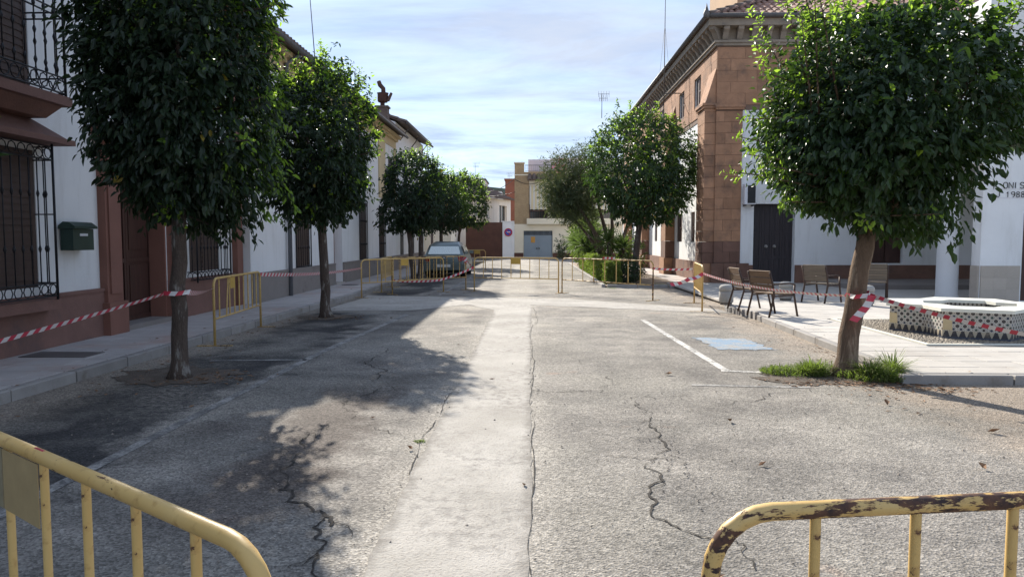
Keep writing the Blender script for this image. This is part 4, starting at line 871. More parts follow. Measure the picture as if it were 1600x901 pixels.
# air conditioning unit on the white panel beside the pier
ac = thing('air_conditioner', 'white air conditioning unit with dark grille on the white church wall beside the stone pier', 'air conditioner', (7.2, CHY - 0.14, 2.72))
q = MB(); q.box((-0.13, -0.12, 0), (0.24, 0.12, 0.66)); q.build('casing', M['signwhite'], ac)
q = MB(); q.box((-0.03, -0.135, 0.04), (0.225, -0.122, 0.62)); q.build('fan_grille', M['iron'], ac)
q = MB(); q.box((-0.1, -0.1, -0.06), (-0.06, 0.2, -0.002)); q.box((0.16, -0.1, -0.06), (0.2, 0.2, -0.002)); q.build('bracket', M['zinc'], ac)

# --- white building on the far right, its porch column and lettering
wb = thing('white_building', 'white rendered building with tiled base and black lettering, behind the tiled fountain', 'building', (10.56, 17.6, 0)); offw = (10.56, 17.6, 0)
q = MB(); wall_grid(q, lambda u, z, d: (u, 17.6 + d, z), 10.56, 18, 0, 7.2, [(11.52, 12.6, 0.12, 2.2)], 0.2); q.poly([(10.56, 17.6, 0), (10.56, 17.6, 7.2), (10.56, 17.95, 7.2), (10.56, 17.95, 0)]); q.poly([(10.56, 17.95, 0), (10.56, 17.95, 7.2), (18, 17.95, 7.2), (18, 17.95, 0)]); q.box((10.56, 17.952, 3.35), (18, 24.85, 7.19))
q.box((10.0, 17.62, 3.35), (10.555, 24.85, 6.2)); q.build('wall', M['white'], wb, offw)
btile = box_mesh('wall_tile', (-0.149, -0.02, 0), (0.149, 0.02, 0.276), mat('beige_wall_tile', (0.46, 0.40, 0.335), 0.5, 0.06, 3, 0.05, 40, rnd=0.05), 0)
for r_ in range(3):
    for i in range(3): piece('wall_tile', btile, wb, (0.15 + i * 0.3 + 0.01, -0.021, 0.12 + r_ * 0.278))
    piece('wall_tile', btile, wb, (-0.021, 0.17, 0.12 + r_ * 0.278), (0, 0, PI / 2))
q = MB(); q.box((11.53, 17.74, 0.12), (12.59, 17.79, 2.19)); q.build('door', M['wood'], wb, offw)
SEG = {'O': [[(0, .2), (0, .8), (.2, 1), (.5, 1), (.7, .8), (.7, .2), (.5, 0), (.2, 0), (0, .2)]], 'N': [[(0, 0), (0, 1), (.7, 0), (.7, 1)]], 'I': [[(.15, 0), (.15, 1)]], 'S': [[(.65, .85), (.45, 1), (.2, 1), (0, .82), (.05, .62), (.6, .40), (.66, .2), (.5, 0), (.2, 0), (0, .15)]],
       '1': [[(.05, .75), (.25, 1), (.25, 0)]], '9': [[(.65, .7), (.5, .5), (.15, .5), (0, .7), (.05, .92), (.3, 1), (.55, .95), (.65, .7), (.6, .3), (.3, 0)]], '8': [[(.3, .53), (.05, .68), (.08, .92), (.3, 1), (.55, .92), (.58, .68), (.3, .53), (.02, .35), (.05, .08), (.3, 0), (.58, .08), (.62, .35), (.3, .53)]],
       'P': [[(0, 0), (0, 1), (.45, 1), (.65, .85), (.65, .65), (.45, .5), (0, .5)]], 'A': [[(0, 0), (.33, 1), (.66, 0)], [(.14, .4), (.52, .4)]], 'C': [[(.65, .85), (.45, 1), (.2, 1), (0, .8), (0, .2), (.2, 0), (.45, 0), (.65, .15)]], 'J': [[(.5, 1), (.5, .2), (.3, 0), (.1, .05), (0, .2)]]}
def letters(parent, text, x, z, h, y, m, step=0.175):
    for ch_ in text:
        if ch_ != ' ':
            q = MB()
            for path in SEG[ch_]: q.tube([(p[0] * h, 0, p[1] * h) for p in path], h * 0.065, 5)
            o = q.build('letter', m, parent); o.location = (x, y, z)
        x += step
letters(wb, 'ONIS', 0.455, 2.76, 0.135, -0.012, M['letter'], 0.128)
letters(wb, 'J 1988', 0.31, 2.555, 0.125, -0.012, M['letter'], 0.112)
q = MB(); q.box((0.2, -0.006, 2.735), (2.2, -0.001, 2.742)); q.box((0.2, -0.006, 2.53), (2.2, -0.001, 2.537)); q.build('guide_line', M['lilac'], wb)
col = MB(); col.lathe([(0.27, 0.0), (0.27, 0.06), (0.245, 0.1), (0.24, 3.0), (0.24, 3.38)], 28); co = col.build('porch_column', mat('column_plaster', (0.60, 0.60, 0.60), 0.8, 0.04, 1.5, 0.03, 40, c2=(0.25, 0.24, 0.23), c2sc=4.5, c2lo=0.72, c2hi=0.76)); co.location = (10.25, 18.4, 0.1); tag(co, 'round white porch column with dark scuff marks, left of the building with the tiled base', 'column')

# --- far end of the street
FY = 59.6
fb = thing('garage_house', 'tan brick and cream house with striped awning over a grey-blue garage door, closing the street', 'house', (-1.35, FY, 0)); offf = (-1.35, FY, 0)
q = MB(); wall_grid(q, lambda u, z, d: (u, FY + d, z), -1.35, 7.5, -0.05, 2.73, [(-0.62, 1.72, 0, 2.2)], 0.2); q.box((-1.35, FY + 0.4, -0.05), (7.5, FY + 9, 2.73)); q.build('ground_wall', M['cream'], fb, offf)
q = MB(); q.box((-1.345, FY + 0.002, 2.732), (-0.17, FY + 9, 6.9)); q.box((-0.168, FY + 1.1, 2.732), (7.5, FY + 9, 6.6)); q.box((-0.168, FY + 0.01, 6.62), (7.5, FY + 9, 6.93)); q.box((-1.34, FY + 0.004, 6.902), (-0.58, FY + 0.9, 7.6)); q.build('brick_wall', M['tanbrick'], fb, offf)
q = MB(); q.box((-1.39, FY - 0.05, 7.602), (-0.54, FY + 0.95, 7.68)); q.box((-1.36, FY - 0.03, 6.62), (-0.175, FY, 6.70)); q.box((-0.166, FY - 0.02, 5.83), (7.5, FY + 1.09, 6.2)); q.build('band', M['cream'], fb, offf)
q = MB(); q.box((-0.26, FY + 2.5, 6.932), (7.2, FY + 8.5, 8.15)); q.box((1.6, FY + 2.42, 8.152), (7.3, FY + 8.6, 8.26)); q.build('roof_room', M['lilac'], fb, offf)
q = MB()
for i in range(3):
    for j in range(3): q.box((1.62 + i * 0.3, FY + 2.47, 7.05 + j * 0.27), (1.84 + i * 0.3, FY + 2.499, 7.24 + j * 0.27))
q.build('roof_room_window', M['glass'], fb, offf)
q = MB(); q.box((-0.5, FY + 0.05, 7.42), (7.4, FY + 0.08, 7.46)); q.box((-0.5, FY + 0.05, 6.98), (7.4, FY + 0.08, 7.0))
for i in range(50): q.box((-0.5 + i * 0.16, FY + 0.055, 7.0), (-0.485 + i * 0.16, FY + 0.07, 7.42))
q.build('roof_railing', M['iron'], fb, offf, kind='stuff')
q = MB(); roof_tiles(q, (-0.3, FY - 0.42, 6.2), (1, 0, 0), (0, 0.8, 0.8), 20, 2, 0.36, 0.34, 0.15); q.build('roof_tile', M['oldtile'], fb, offf, kind='stuff')
q = MB(); n = 40
top = [(-0.14 + 7.4 * i / n, FY - 0.03, 5.82) for i in range(n + 1)]; bot = [(-0.14 + 7.4 * i / n, FY - 0.10 - 0.03 * math.sin(i * 1.3), 3.88 + 0.04 * (i % 2)) for i in range(n + 1)]
for i in range(n): q.poly([bot[i], bot[i + 1], top[i + 1], top[i]]); q.poly([(p[0], p[1] + 0.02, p[2]) for p in (top[i], top[i + 1], bot[i + 1], bot[i])])
q.build('awning', M['awning'], fb, offf)
q = MB(); q.box((-0.36, FY - 0.35, 2.72), (7.4, FY + 1.1, 3.18)); q.build('balcony', M['cream'], fb, offf)
q = MB(); q.box((-0.15, FY - 0.2, 3.18), (-0.11, FY - 0.16, 4.3)); q.box((-0.15, FY - 0.2, 3.78), (7.3, FY - 0.17, 3.83))
for i in range(38): q.box((-0.1 + i * 0.19, FY - 0.195, 3.18), (-0.085 + i * 0.19, FY - 0.175, 3.78))
q.build('balcony_railing', M['brownwood'], fb, offf, kind='stuff')
q = MB(); q.box((-0.1, FY + 1.05, 3.2), (7.3, FY + 1.09, 5.8)); q.build('balcony_door', M['glass'], fb, offf)
q = MB(); q.box((-1.37, FY - 0.03, 0), (-0.64, FY, 0.42)); q.box((1.74, FY - 0.03, 0), (7.5, FY, 0.42)); q.build('dado', M['brownwood'], fb, offf)
gd = MB(); gd.box((-0.60, FY + 0.14, 0.02), (1.70, FY + 0.18, 2.19)); gdo = gd.build('garage_door', M['garage'], fb, offf)
for i in range(2):
    q = MB(); x0 = -0.60 + i * 1.155
    q.box((x0 + 0.01, FY + 0.11, 0.03), (x0 + 1.135, FY + 0.138, 1.82)); q.build('door_leaf', M['garage'], gdo, offf)
    q = MB(); q.lathe([(0.04, -0.05), (0.05, 0), (0.04, 0.05)], 8, (0.45 + i * 0.2, FY + 0.08, 0.78)); q.build('door_knob', M['iron'], gdo, offf)
q = MB(); q.box((-0.6, FY + 0.12, 1.85), (1.7, FY + 0.13, 2.18)); q.build('vent_opening', M['iron'], gdo, offf)
q = MB()
for i in range(24): q.box((-0.56 + i * 0.096, FY + 0.09, 1.85), (-0.535 + i * 0.096, FY + 0.115, 2.18))
q.build('vent_slat', M['garage'], gdo, offf)
nt_ = MB(); nt_.box((-0.02, FY + 0.095, 1.24), (0.31, FY + 0.108, 1.72)); tag(nt_.build('notice', M['notice']), 'orange-brown notice sheet fixed on the grey-blue garage door', 'notice')
# white boundary wall with round sign, brown gate
bwq = MB(); bwq.box((-2.32, FY, -0.05), (-1.36, FY + 0.35, 2.9)); bwq.box((-2.36, FY - 0.04, 2.902), (-1.37, FY + 0.39, 2.98)); tag(bwq.build('boundary_wall', M['white']), 'short whitewashed boundary wall between the brown gate and the brick house', 'wall')
sg = thing('no_parking_sign', 'round blue no-parking sign with red rim on the whitewashed wall', 'sign', (-1.85, FY - 0.06, 2.07))
def disc(r0, r1, y, m, name, parent, n=24):
    q = MB()
    for i in range(n):
        a, b = 2 * PI * i / n, 2 * PI * (i + 1) / n; P = lambda r, t: (r * math.cos(t), y, r * math.sin(t))
        q.poly([P(r1, a), P(r0, a), P(r0, b), P(r1, b)] if r0 > 0 else [P(r1, a), (0, y, 0), P(r1, b)])
        q.poly([P(r1, a), P(r1, b), (r1 * math.cos(b), y + 0.03, r1 * math.sin(b)), (r1 * math.cos(a), y + 0.03, r1 * math.sin(a))])
    q.build(name, m, parent)
disc(0, 0.235, 0.0, M['blue'], 'face', sg); disc(0.23, 0.33, -0.004, M['red'], 'rim', sg)
q = MB(); s = 0.17; q.hexa([(-s - 0.03, -0.012, s - 0.03), (s - 0.03, -0.012, -s - 0.03), (s - 0.03, -0.002, -s - 0.03), (-s - 0.03, -0.002, s - 0.03), (-s + 0.03, -0.012, s + 0.03), (s + 0.03, -0.012, -s + 0.03), (s + 0.03, -0.002, -s + 0.03), (-s + 0.03, -0.002, s + 0.03)]); q.build('slash', M['red'], sg)
q = MB(); q.box((-0.12, -0.018, -0.01), (0.16, -0.013, 0.05)); q.build('arrow', M['signwhite'], sg)
gt = thing('brown_gate', 'wide dark brown sheet-metal gate left of the whitewashed wall', 'gate', (-5.2, FY + 0.1, 0))
q = MB(); q.box((-0.1, 0, 0), (0.0, 0.12, 2.95)); q.box((2.86, 0, 0), (2.92, 0.12, 2.95)); q.build('gate_frame', M['brownwood'], gt)
pm = box_mesh('gate_panel', (0.005, 0.02, 0.05), (0.225, 0.06, 2.88), M['brownwood'], 0)
for i in range(13): piece('gate_panel', pm, gt, (i * 0.22, 0.004 * (i % 2), 0))
# old white house behind the gate
oh = thing('old_white_house', 'old white two-storey house with sagging tiled roof, behind the brown gate', 'house', (-7, 60.5, 0)); offo = (-7, 60.5, 0)
A, B = Vector((-6.2, 60.6, 0)), Vector((-2.0, 73, 0)); dv = (B - A).normalized(); nv = Vector((-dv.y, dv.x, 0))
q = MB(); to3 = lambda u, z, d: tuple(A + dv * u + nv * d + Vector((0, 0, z)))
oh_h = [(3.9, 4.55, 3.5, 4.85), (6.6, 7.3, 3.4, 4.75), (9.9, 11.9, 2.8, 4.7)]
wall_grid(q, to3, 0, 13, -0.05, 5.3, oh_h, 0.3); q.poly([to3(0, -0.05, 0), to3(0, 5.3, 0), to3(0, 5.3, 6), to3(0, -0.05, 6)]); q.poly([to3(0, 5.3, 0), to3(0, 7.3, 4), to3(0, 5.3, 8)]); q.build('wall', M['white'], oh, offo)
for h in oh_h:
    q = MB(); q.hexa([to3(h[0], h[2], 0.22), to3(h[1], h[2], 0.22), to3(h[1], h[2], 0.27), to3(h[0], h[2], 0.27), to3(h[0], h[3], 0.22), to3(h[1], h[3], 0.22), to3(h[1], h[3], 0.27), to3(h[0], h[3], 0.27)]); wn = q.build('window', M['glass'], oh, offo)
    q = MB(); um = (h[0] + h[1]) / 2
    for u0, u1 in ((h[0], h[0] + 0.06), (um - 0.03, um + 0.03), (h[1] - 0.06, h[1])): q.hexa([to3(u0, h[2], 0.16), to3(u1, h[2], 0.16), to3(u1, h[2], 0.21), to3(u0, h[2], 0.21), to3(u0, h[3], 0.16), to3(u1, h[3], 0.16), to3(u1, h[3], 0.21), to3(u0, h[3], 0.21)])
    q.build('frame', M['white'], wn, offo)
q = MB(); roof_tiles(q, to3(-0.3, 5.32, -0.35), dv, tuple(nv + Vector((0, 0, 0.45))), 50, 11, 0.27, 0.45, 0.08); q.poly([to3(-0.3, 5.29, -0.35), to3(13, 5.29, -0.35), to3(13, 7.25, 4), to3(-0.3, 7.25, 4)]); q.build('roof', M['oldtile'], oh, offo)
def block(name, label, x0, x1, y0, y1, z, m, cap=None, wins=()):
    t = thing(name, label, 'building', (x0, y0, 0)); o = (x0, y0, 0)
    q = MB(); q.box((x0, y0, 0), (x1, y1, z)); q.build('wall', m, t, o)
    q = MB(); q.box((x0 - 0.1, y0 - 0.1, z + 0.002), (x1 + 0.1, y1 + 0.1, z + 0.14)); q.build('roof_edge', cap or M['zinc'], t, o)
    for a, b, c, d in wins:
        q = MB(); q.box((a, y0 - 0.02, c), (b, y0 - 0.002, d)); q.build('window', M['glass'], t, o)
block('brick_building', 'bare red brick building showing above the old tiled roof', -2.75, -1.3, 78, 84, 7.7, M['brickred'], M['brickred'])
block('flat_roofed_house', 'distant white flat-roofed house above the farthest street trees', -7.0, -4.75, 76, 82, 7.55, M['white'], M['iron'], [(-6.6, -6.0, 5.6, 6.7)])
block('distant_house', 'small distant white house on the skyline between the flat-roofed house and the brick building', -8.6, -5.2, 130, 138, 9.8, M['white'], M['oldtile'], [(-7.9, -7.2, 7.6, 8.6), (-6.6, -5.9, 7.6, 8.6)])
# ------------------------------------------------------------------ antennas and cables
def antenna(label, base, h, lean=(0, 0), arms=((0.97, 0.5), (0.93, 0.35)), r=0.02, guys=True, bracket=None):
    t = thing('antenna', label, 'antenna', base)
    q = MB(); q.tube([(0, 0, 0), (lean[0] * 0.5, lean[1] * 0.5, h * 0.5), (lean[0], lean[1], h)], [r, r * 0.9, r * 0.7], 6); q.build('mast', M['zinc'], t)
    q = MB()
    for f, w in arms:
        c = Vector((lean[0] * f, lean[1] * f, h * f)); q.tube([c - Vector((w * .5, 0, 0)), c + Vector((w, 0, 0))], 0.012, 5)
        for k in range(5): p = c + Vector((w * (k / 4 * 1.4 - 0.45), 0, 0)); q.tube([p - Vector((0, 0.0, 0.16)), p + Vector((0, 0.0, 0.16))], 0.007, 4)
    q.build('aerial', M['zinc'], t)
    if guys:
        q = MB(); 
        for a in (0.3, 2.4, 4.5): q.tube([(lean[0] * .6, lean[1] * .6, h * 0.62), (math.cos(a) * 0.45, math.sin(a) * 0.45, 0.05)], 0.005, 4)
        q.build('guy_wire', M['zinc'], t)
    if bracket:
        q = MB(); q.tube([(0, 0, bracket[0]), (bracket[1], 0, bracket[0])], 0.022, 5); q.build('bracket', M['zinc'], t)
    return t
antenna('tall thin antenna mast on the bracket of the church side wall', (5.47, 31, 6.3), 6.5, bracket=(1.25, 0.68), arms=((0.985, 0.5), (0.93, 0.3)))
antenna('thin leaning antenna mast on the roof of the ochre-corniced house', (-8.5, 29.6, 7.0), 4.35, lean=(-0.28, 0), arms=((0.985, 0.45),), guys=False, r=0.022)
antenna('small antenna on the distant white flat-roofed house', (-5.9, 78, 7.6), 1.9, arms=((0.97, 0.5), (0.8, 0.35)), guys=False)
antenna('small antenna on the bare red brick building', (-2.4, 80, 7.8), 0.8, arms=((0.97, 0.5), (0.6, 0.35)), guys=False, r=0.015)
antenna('aerial rising behind the tree in front of the church side wall', (3.76, 40, 8.0), 1.3, arms=((0.97, 0.4), (0.8, 0.3)), guys=False)
for lab, p0, p1, sg_ in (('drooping black cable from the brick house corner over the tiled balcony roof', (-1.3, FY - 0.1, 6.3), (1.5, FY - 0.46, 6.65), 0.55), ('thin black cable slung from the brick house to the roofs behind the gate', (-1.3, FY - 0.05, 6.4), (-5.0, 68, 6.0), 0.5), ('lower black cable from the brick house towards the old white house', (-1.3, FY - 0.05, 5.3), (-5.6, 64, 5.35), 0.25)):
    q = MB(); a, b = Vector(p0), Vector(p1); q.tube([a.lerp(b, i / 12) - Vector((0, 0, sg_ * 4 * (i / 12) * (1 - i / 12))) for i in range(13)], 0.022, 5); tag(q.build('overhead_cable', M['iron']), lab, 'cable')

# ------------------------------------------------------------------ barriers
def arc_pts(L, H, r):
    p = [(0, 0, 0), (0, 0, H - r)]
    for k in range(1, 7): a = PI - k * PI / 12; p.append((r + r * math.cos(a), 0, H - r + r * math.sin(a)))
    for k in range(0, 7): a = PI / 2 - k * PI / 12; p.append((L - r + r * math.cos(a), 0, H - r + r * math.sin(a)))
    p.append((L, 0, 0)); return p
def make_barrier(name, label, p, q_, m, nb=9, plate=(4, 5), pm=None, H=1.02, low=0.40, z=0.0, bent=False, plate2=None):
    a, b = Vector((p[0], p[1])), Vector((q_[0], q_[1])); L = (b - a).length
    t = thing(name, label, 'barrier', (a.x, a.y, z), math.atan2(b.y - a.y, b.x - a.x), 'yellow pedestrian barriers')
    f = MB(); f.tube(arc_pts(L, H, 0.13), 0.019, 12); f.build('frame', m, t)
    f = MB(); f.tube([(0.0, 0, low), (L, 0, low)], 0.014, 8); f.build('lower_rail', m, t)
    bm = MB(); bm.tube([(0, 0, low), (0, 0, H - 0.012)], 0.0115, 8, cap=False); bme = bm.mesh('bar', M['yellow'] if m is M['yellowworn'] else m); xs = [L * (i + 1) / (nb + 1) for i in range(nb)]
    for i, x in enumerate(xs): o = piece('bar', bme, t, (x, 0, 0)); o.rotation_euler = (0, 0.18 if bent and i == 1 else 0, 0)
    if plate:
        g_ = MB(); g_.box((xs[plate[0]] + 0.004, -0.0155, H - 0.19), (xs[plate[1]] - 0.004, -0.0125, H - 0.016)); g_.build('plate', pm or M['plateyellow'], t)
        if plate2: g_ = MB(); g_.box((xs[plate2[0]] + 0.004, -0.0155, H - 0.19), (xs[plate2[1]] - 0.004, -0.0125, H - 0.016)); g_.build('plate', M['platetan'], t)
    for x in (0, L): g_ = MB(); g_.box((x - 0.022, -0.26, 0.002), (x + 0.022, 0.26, 0.012)); g_.build('foot', m if m is not M['yellow'] else M['yellowrust'], t)
    return t
make_barrier('barrier', 'yellow barrier with faded plate and a red scuff on its rail, foremost on the left', (-2.51, 2.76), (-0.48, 1.30), M['yellow'], 9, (3, 4), M['plategrey'], H=1.02, plate2=(4, 5))
sc_ = MB(); sc_.tube([(0, 0, 0), (0.055, 0.0, 0)], 0.0195, 10, cap=True); o = sc_.build('scuff', M['red'], bpy.data.objects['barrier']); o.location = (1.45, 0, 1.0215); o.scale = (1, 0.5, 0.95)
make_barrier('barrier', 'yellow barrier with black rust patches along its top rail, foremost on the right', (0.375, 1.50), (2.86, 1.86), M['yellowworn'], 10, None, H=1.03)
make_barrier('barrier', 'yellow barrier with square plate standing alone across the middle of the street', (-1.72, 22.2), (0.80, 21.5), M['yellow'], 8, (3, 4), H=1.02, low=0.41)
make_barrier('barrier', 'yellow barrier without plate across the street in front of the hedge', (0.90, 21.4), (3.12, 18.9), M['yellowworn'], 7, None, H=1.02)
make_barrier('barrier', 'yellow barrier end-on at the plaza corner with tape tied to it', (3.72, 16.05), (4.02, 18.2), M['yellow'], 8, None, H=1.0)
make_barrier('barrier', 'yellow barrier with bent bar beside the left pavement between the first two trees', (-4.70, 10.75), (-4.88, 13.1), M['yellow'], 9, (2, 3), H=1.0, bent=True)
make_barrier('barrier', 'yellow barrier at the left end of the group in front of the parked car', (-4.55, 19.6), (-2.62, 21.9), M['yellow'], 10, (4, 5), H=1.02)
make_barrier('barrier', 'rusty dark-legged barrier overlapping in front of the parked car', (-3.95, 20.8), (-2.02, 22.7), M['yellowrust'], 10, None, H=1.05)
make_barrier('barrier', 'yellow barrier turned along the kerb behind the barrier group on the left', (-4.42, 21.6), (-4.55, 23.9), M['yellow'], 9, (1, 3), H=1.0)
make_barrier('barrier', 'farthest yellow barrier with plate, across the street behind the parked car', (-4.7, 36.5), (-2.25, 36.2), M['yellow'], 8, (6, 7), H=1.02)

# ------------------------------------------------------------------ barrier tape
def tape(label, pts, w=0.055, sag=0.0, seg=0.075, twist=0.0, seed=0, flutter=0.0):
    P = [Vector(p) for p in pts]; path = []; r = random.Random(seed)
    for i, (a, b) in enumerate(zip(P, P[1:])):
        n = max(2, int((b - a).length / seg)); s = sag if not isinstance(sag, (list, tuple)) else sag[i]
        for k in range(n + (1 if i == len(P) - 2 else 0)):
            t = k / n; path.append(a.lerp(b, t) - Vector((0, 0, s * 4 * t * (1 - t))))
    q = MB(); n = len(path); prev = None
    for i, p in enumerate(path):
        d = (path[min(i + 1, n - 1)] - path[max(i - 1, 0)]).normalized(); h = d.cross(Vector((0, 0, 1)))
        h = h.normalized() if h.length > 0.05 else Vector((1, 0, 0)); u = h.cross(d).normalized(); a = 0.15 + twist * i / n + flutter * math.sin(i * 0.8 + seed)
        e = (u * math.cos(a) + h * math.sin(a)) * w / 2; cur = (p - e - d * 0.018, p + e + d * 0.018)
        if prev: q.poly([prev[0], cur[0], cur[1], prev[1]], i % 2)
        prev = cur
    o = q.build('barrier_tape', [M['tape_w'], M['tape_r']]); tag(o, label, 'tape', 'red and white barrier tapes'); return o
T1 = (-4.12, 8.18, 0.98)
tape('red and white tape from the first left tree past the reddish house towards the viewer', [(-4.05, 3.2, 0.70), T1], 0.042, 0.02, twist=0.4)
tape('red and white tape wound round the trunk of the first left tree', [(-4.185, 8.30, 0.97), (-4.12, 8.12, 0.985), (-3.97, 8.12, 0.98), (-3.90, 8.30, 0.99), (-4.04, 8.43, 0.98)], 0.05, 0)
tape('short tape from the first left tree to the pavement barrier', [(-3.93, 8.3, 0.98), (-4.70, 10.75, 0.86)], 0.06, 0.03, twist=1.2)
tape('sagging tape along the grey plinth from the pavement barrier to the barrier group', [(-4.87, 13.1, 0.95), (-4.55, 19.6, 0.80)], 0.065, 0.06, twist=0.5)
tape('tape strung along the bottom of the barrier group up to the middle barrier', [(-3.93, 20.75, 0.40), (-2.70, 21.75, 0.36), (-1.73, 22.12, 0.72)], 0.06, (0.03, 0.02))
tape('thin tape between the rusty barrier and the middle barrier', [(-2.02, 22.62, 0.98), (-1.73, 22.15, 0.70)], 0.05, 0.03)
tape('tape knotted round the post of the rusty barrier', [(-2.07, 22.55, 0.98), (-1.98, 22.55, 0.93), (-1.97, 22.72, 0.86), (-2.07, 22.72, 0.9), (-2.05, 22.55, 0.82)], 0.14, 0)
tape('short tape scrap on the top rail of the barrier before the hedge', [(1.95, 20.2, 1.045), (2.25, 19.86, 1.045)], 0.09, 0)
tape('thin tape from the hedge barrier to the end-on barrier by the church', [(3.1, 18.9, 0.83), (3.98, 18.3, 0.84)], 0.05, 0.02)
tape('long tape from the end-on barrier to the right tree', [(3.72, 16.05, 0.84), (3.80, 8.62, 0.93)], 0.05, 0.10, twist=0.9)
tape('fluttering loose tape end hanging from the end-on barrier', [(3.72, 16.0, 0.84), (3.42, 16.0, 0.72), (3.02, 16.0, 0.60)], 0.08, 0.03, flutter=0.5)
tape('tape tied round the trunk of the right tree', [(3.68, 8.70, 0.94), (3.70, 8.50, 0.93), (3.84, 8.47, 0.95), (3.92, 8.60, 0.97), (3.85, 8.74, 0.95)], 0.05, 0)
tape('broad loose tape end hanging down the trunk of the right tree', [(3.88, 8.44, 0.95), (3.80, 8.42, 0.82), (3.66, 8.42, 0.66)], 0.085, 0.0, seg=0.07)
tape('tape from the right tree in front of the tiled fountain', [(3.90, 8.56, 0.95), (4.60, 6.0, 0.72)], 0.047, 0.05, twist=0.5)

# ------------------------------------------------------------------ plaza furniture
def chair(label, back_c, front_c, m):
    b, f = Vector(back_c), Vector(front_c); d = (f - b); t = thing('seat_bench', label, 'bench', (b.x, b.y, ZP), math.atan2(d.y, d.x) - PI / 2, 'single wooden seats on the plaza')
    w = 0.29
    for s in (-1, 1):     # local: +y is where the seat faces
        q = MB(); q.tube([(s * w, -0.10, 0), (s * w, 0.02, 0.42), (s * w, -0.02, 0.62), (s * w, -0.10, 0.86)], 0.021, 6); q.build('leg', M['benchmetal'], t)
        q = MB(); q.tube([(s * w, 0.62, 0), (s * w, 0.52, 0.42), (s * w, 0.53, 0.60)], 0.021, 6); q.build('leg', M['benchmetal'], t)
        q = MB(); q.tube([(s * w, 0.54, 0.61), (s * w, 0.40, 0.64), (s * w, 0.0, 0.63)], 0.017, 6); q.build('armrest', M['benchmetal'], t)
        q = MB(); q.tube([(s * w, 0.01, 0.40), (s * w, 0.53, 0.41)], 0.016, 6); q.build('side_rail', M['benchmetal'], t)
    sm = box_mesh('slat', (-0.275, -0.06, -0.016), (0.275, 0.06, 0.016), m, 0.004)
    for i in range(4): piece('slat', sm, t, (0, 0.08 + i * 0.132, 0.445 - 0.006 * i), (0, 0, 0))
    bs = box_mesh('slat', (-0.275, -0.014, -0.06), (0.275, 0.014, 0.06), m, 0.004)
    for i in range(3): piece('slat', bs, t, (0, -0.01 - 0.032 * i, 0.56 + i * 0.132), (0.24, 0, 0))
    return t
chair('brown wooden seat nearest the kerb, turned sideways to the viewer', (4.45, 14.25), (5.06, 14.55), M['benchwood'])
chair('brown wooden seat half hidden behind the one nearest the kerb', (4.34, 15.55), (4.98, 15.62), M['benchwood'])
chair('grey-slatted seat in front of the church door with its back to the viewer', (6.63, 17.3), (7.2, 17.75), M['benchgrey'])
chair('grey-slatted seat seen just right of the trunk of the right tree', (8.25, 17.9), (8.5, 18.5), M['benchgrey'])
def bollard(label, x, y):
    t = thing('bollard', label, 'bollard', (x, y, ZP), 0, 'round concrete bollards on the plaza')
    q = MB(); q.lathe([(0.13, 0), (0.13, 0.05)], 20); q.build('base', M['joint'], t)
    q = MB(); q.lathe([(0.145, 0.05), (0.16, 0.07), (0.16, 0.29), (0.145, 0.305)], 24); q.build('body', M['concrete'], t)
    q = MB(); q.lathe([(0.142, 0.306), (0.16, 0.32), (0.16, 0.38), (0.145, 0.42), (0.11, 0.445), (0.06, 0.455)], 24); q.build('cap', M['concrete'], t)
bollard('grey concrete bollard by the end-on barrier', 4.42, 16.75); bollard('grey concrete bollard in front of the church door behind the wooden seats', 6.15, 17.9); bollard('grey concrete bollard seen beside the trunk of the right tree', 7.5, 16.6)

# fountain: twelve-cornered basin on tiled walls
FC = Vector((7.08, 12.02, 0)); ft = thing('fountain', 'star-shaped fountain basin with cream marble rim and geometric black and white wall tiles', 'fountain', (FC.x, FC.y, ZP), math.radians(-26))
def star(D, w, nr):
    pts = []
    for i in range(4):
        a = -PI / 2 + i * PI / 2; n = Vector((math.cos(a), math.sin(a))); s = Vector((-n.y, n.x))
        pts += [n * D - s * w, n * D + s * w]; c = Vector((math.cos(a + PI / 4), math.sin(a + PI / 4))); pts.append(c * nr)
    return [tuple(p) for p in pts]
def ring_prism(mb, o, i, z0, z1):
    n = len(o)
    for k in range(n):
        j = (k + 1) % n
        mb.poly([(*o[k], z1), (*o[j], z1), (*i[j], z1), (*i[k], z1)]); mb.poly([(*o[k], z0), (*i[k], z0), (*i[j], z0), (*o[j], z0)])
        mb.poly([(*o[k], z0), (*o[j], z0), (*o[j], z1), (*o[k], z1)]); mb.poly([(*i[k], z0), (*i[k], z1), (*i[j], z1), (*i[j], z0)])
q = MB(); ring_prism(q, star(1.20, 0.46, 0.98), star(0.66, 0.26, 0.55), 0.405, 0.455); q.build('rim', M['marble'], ft)
so = star(1.145, 0.43, 0.935); si = star(0.70, 0.28, 0.585)
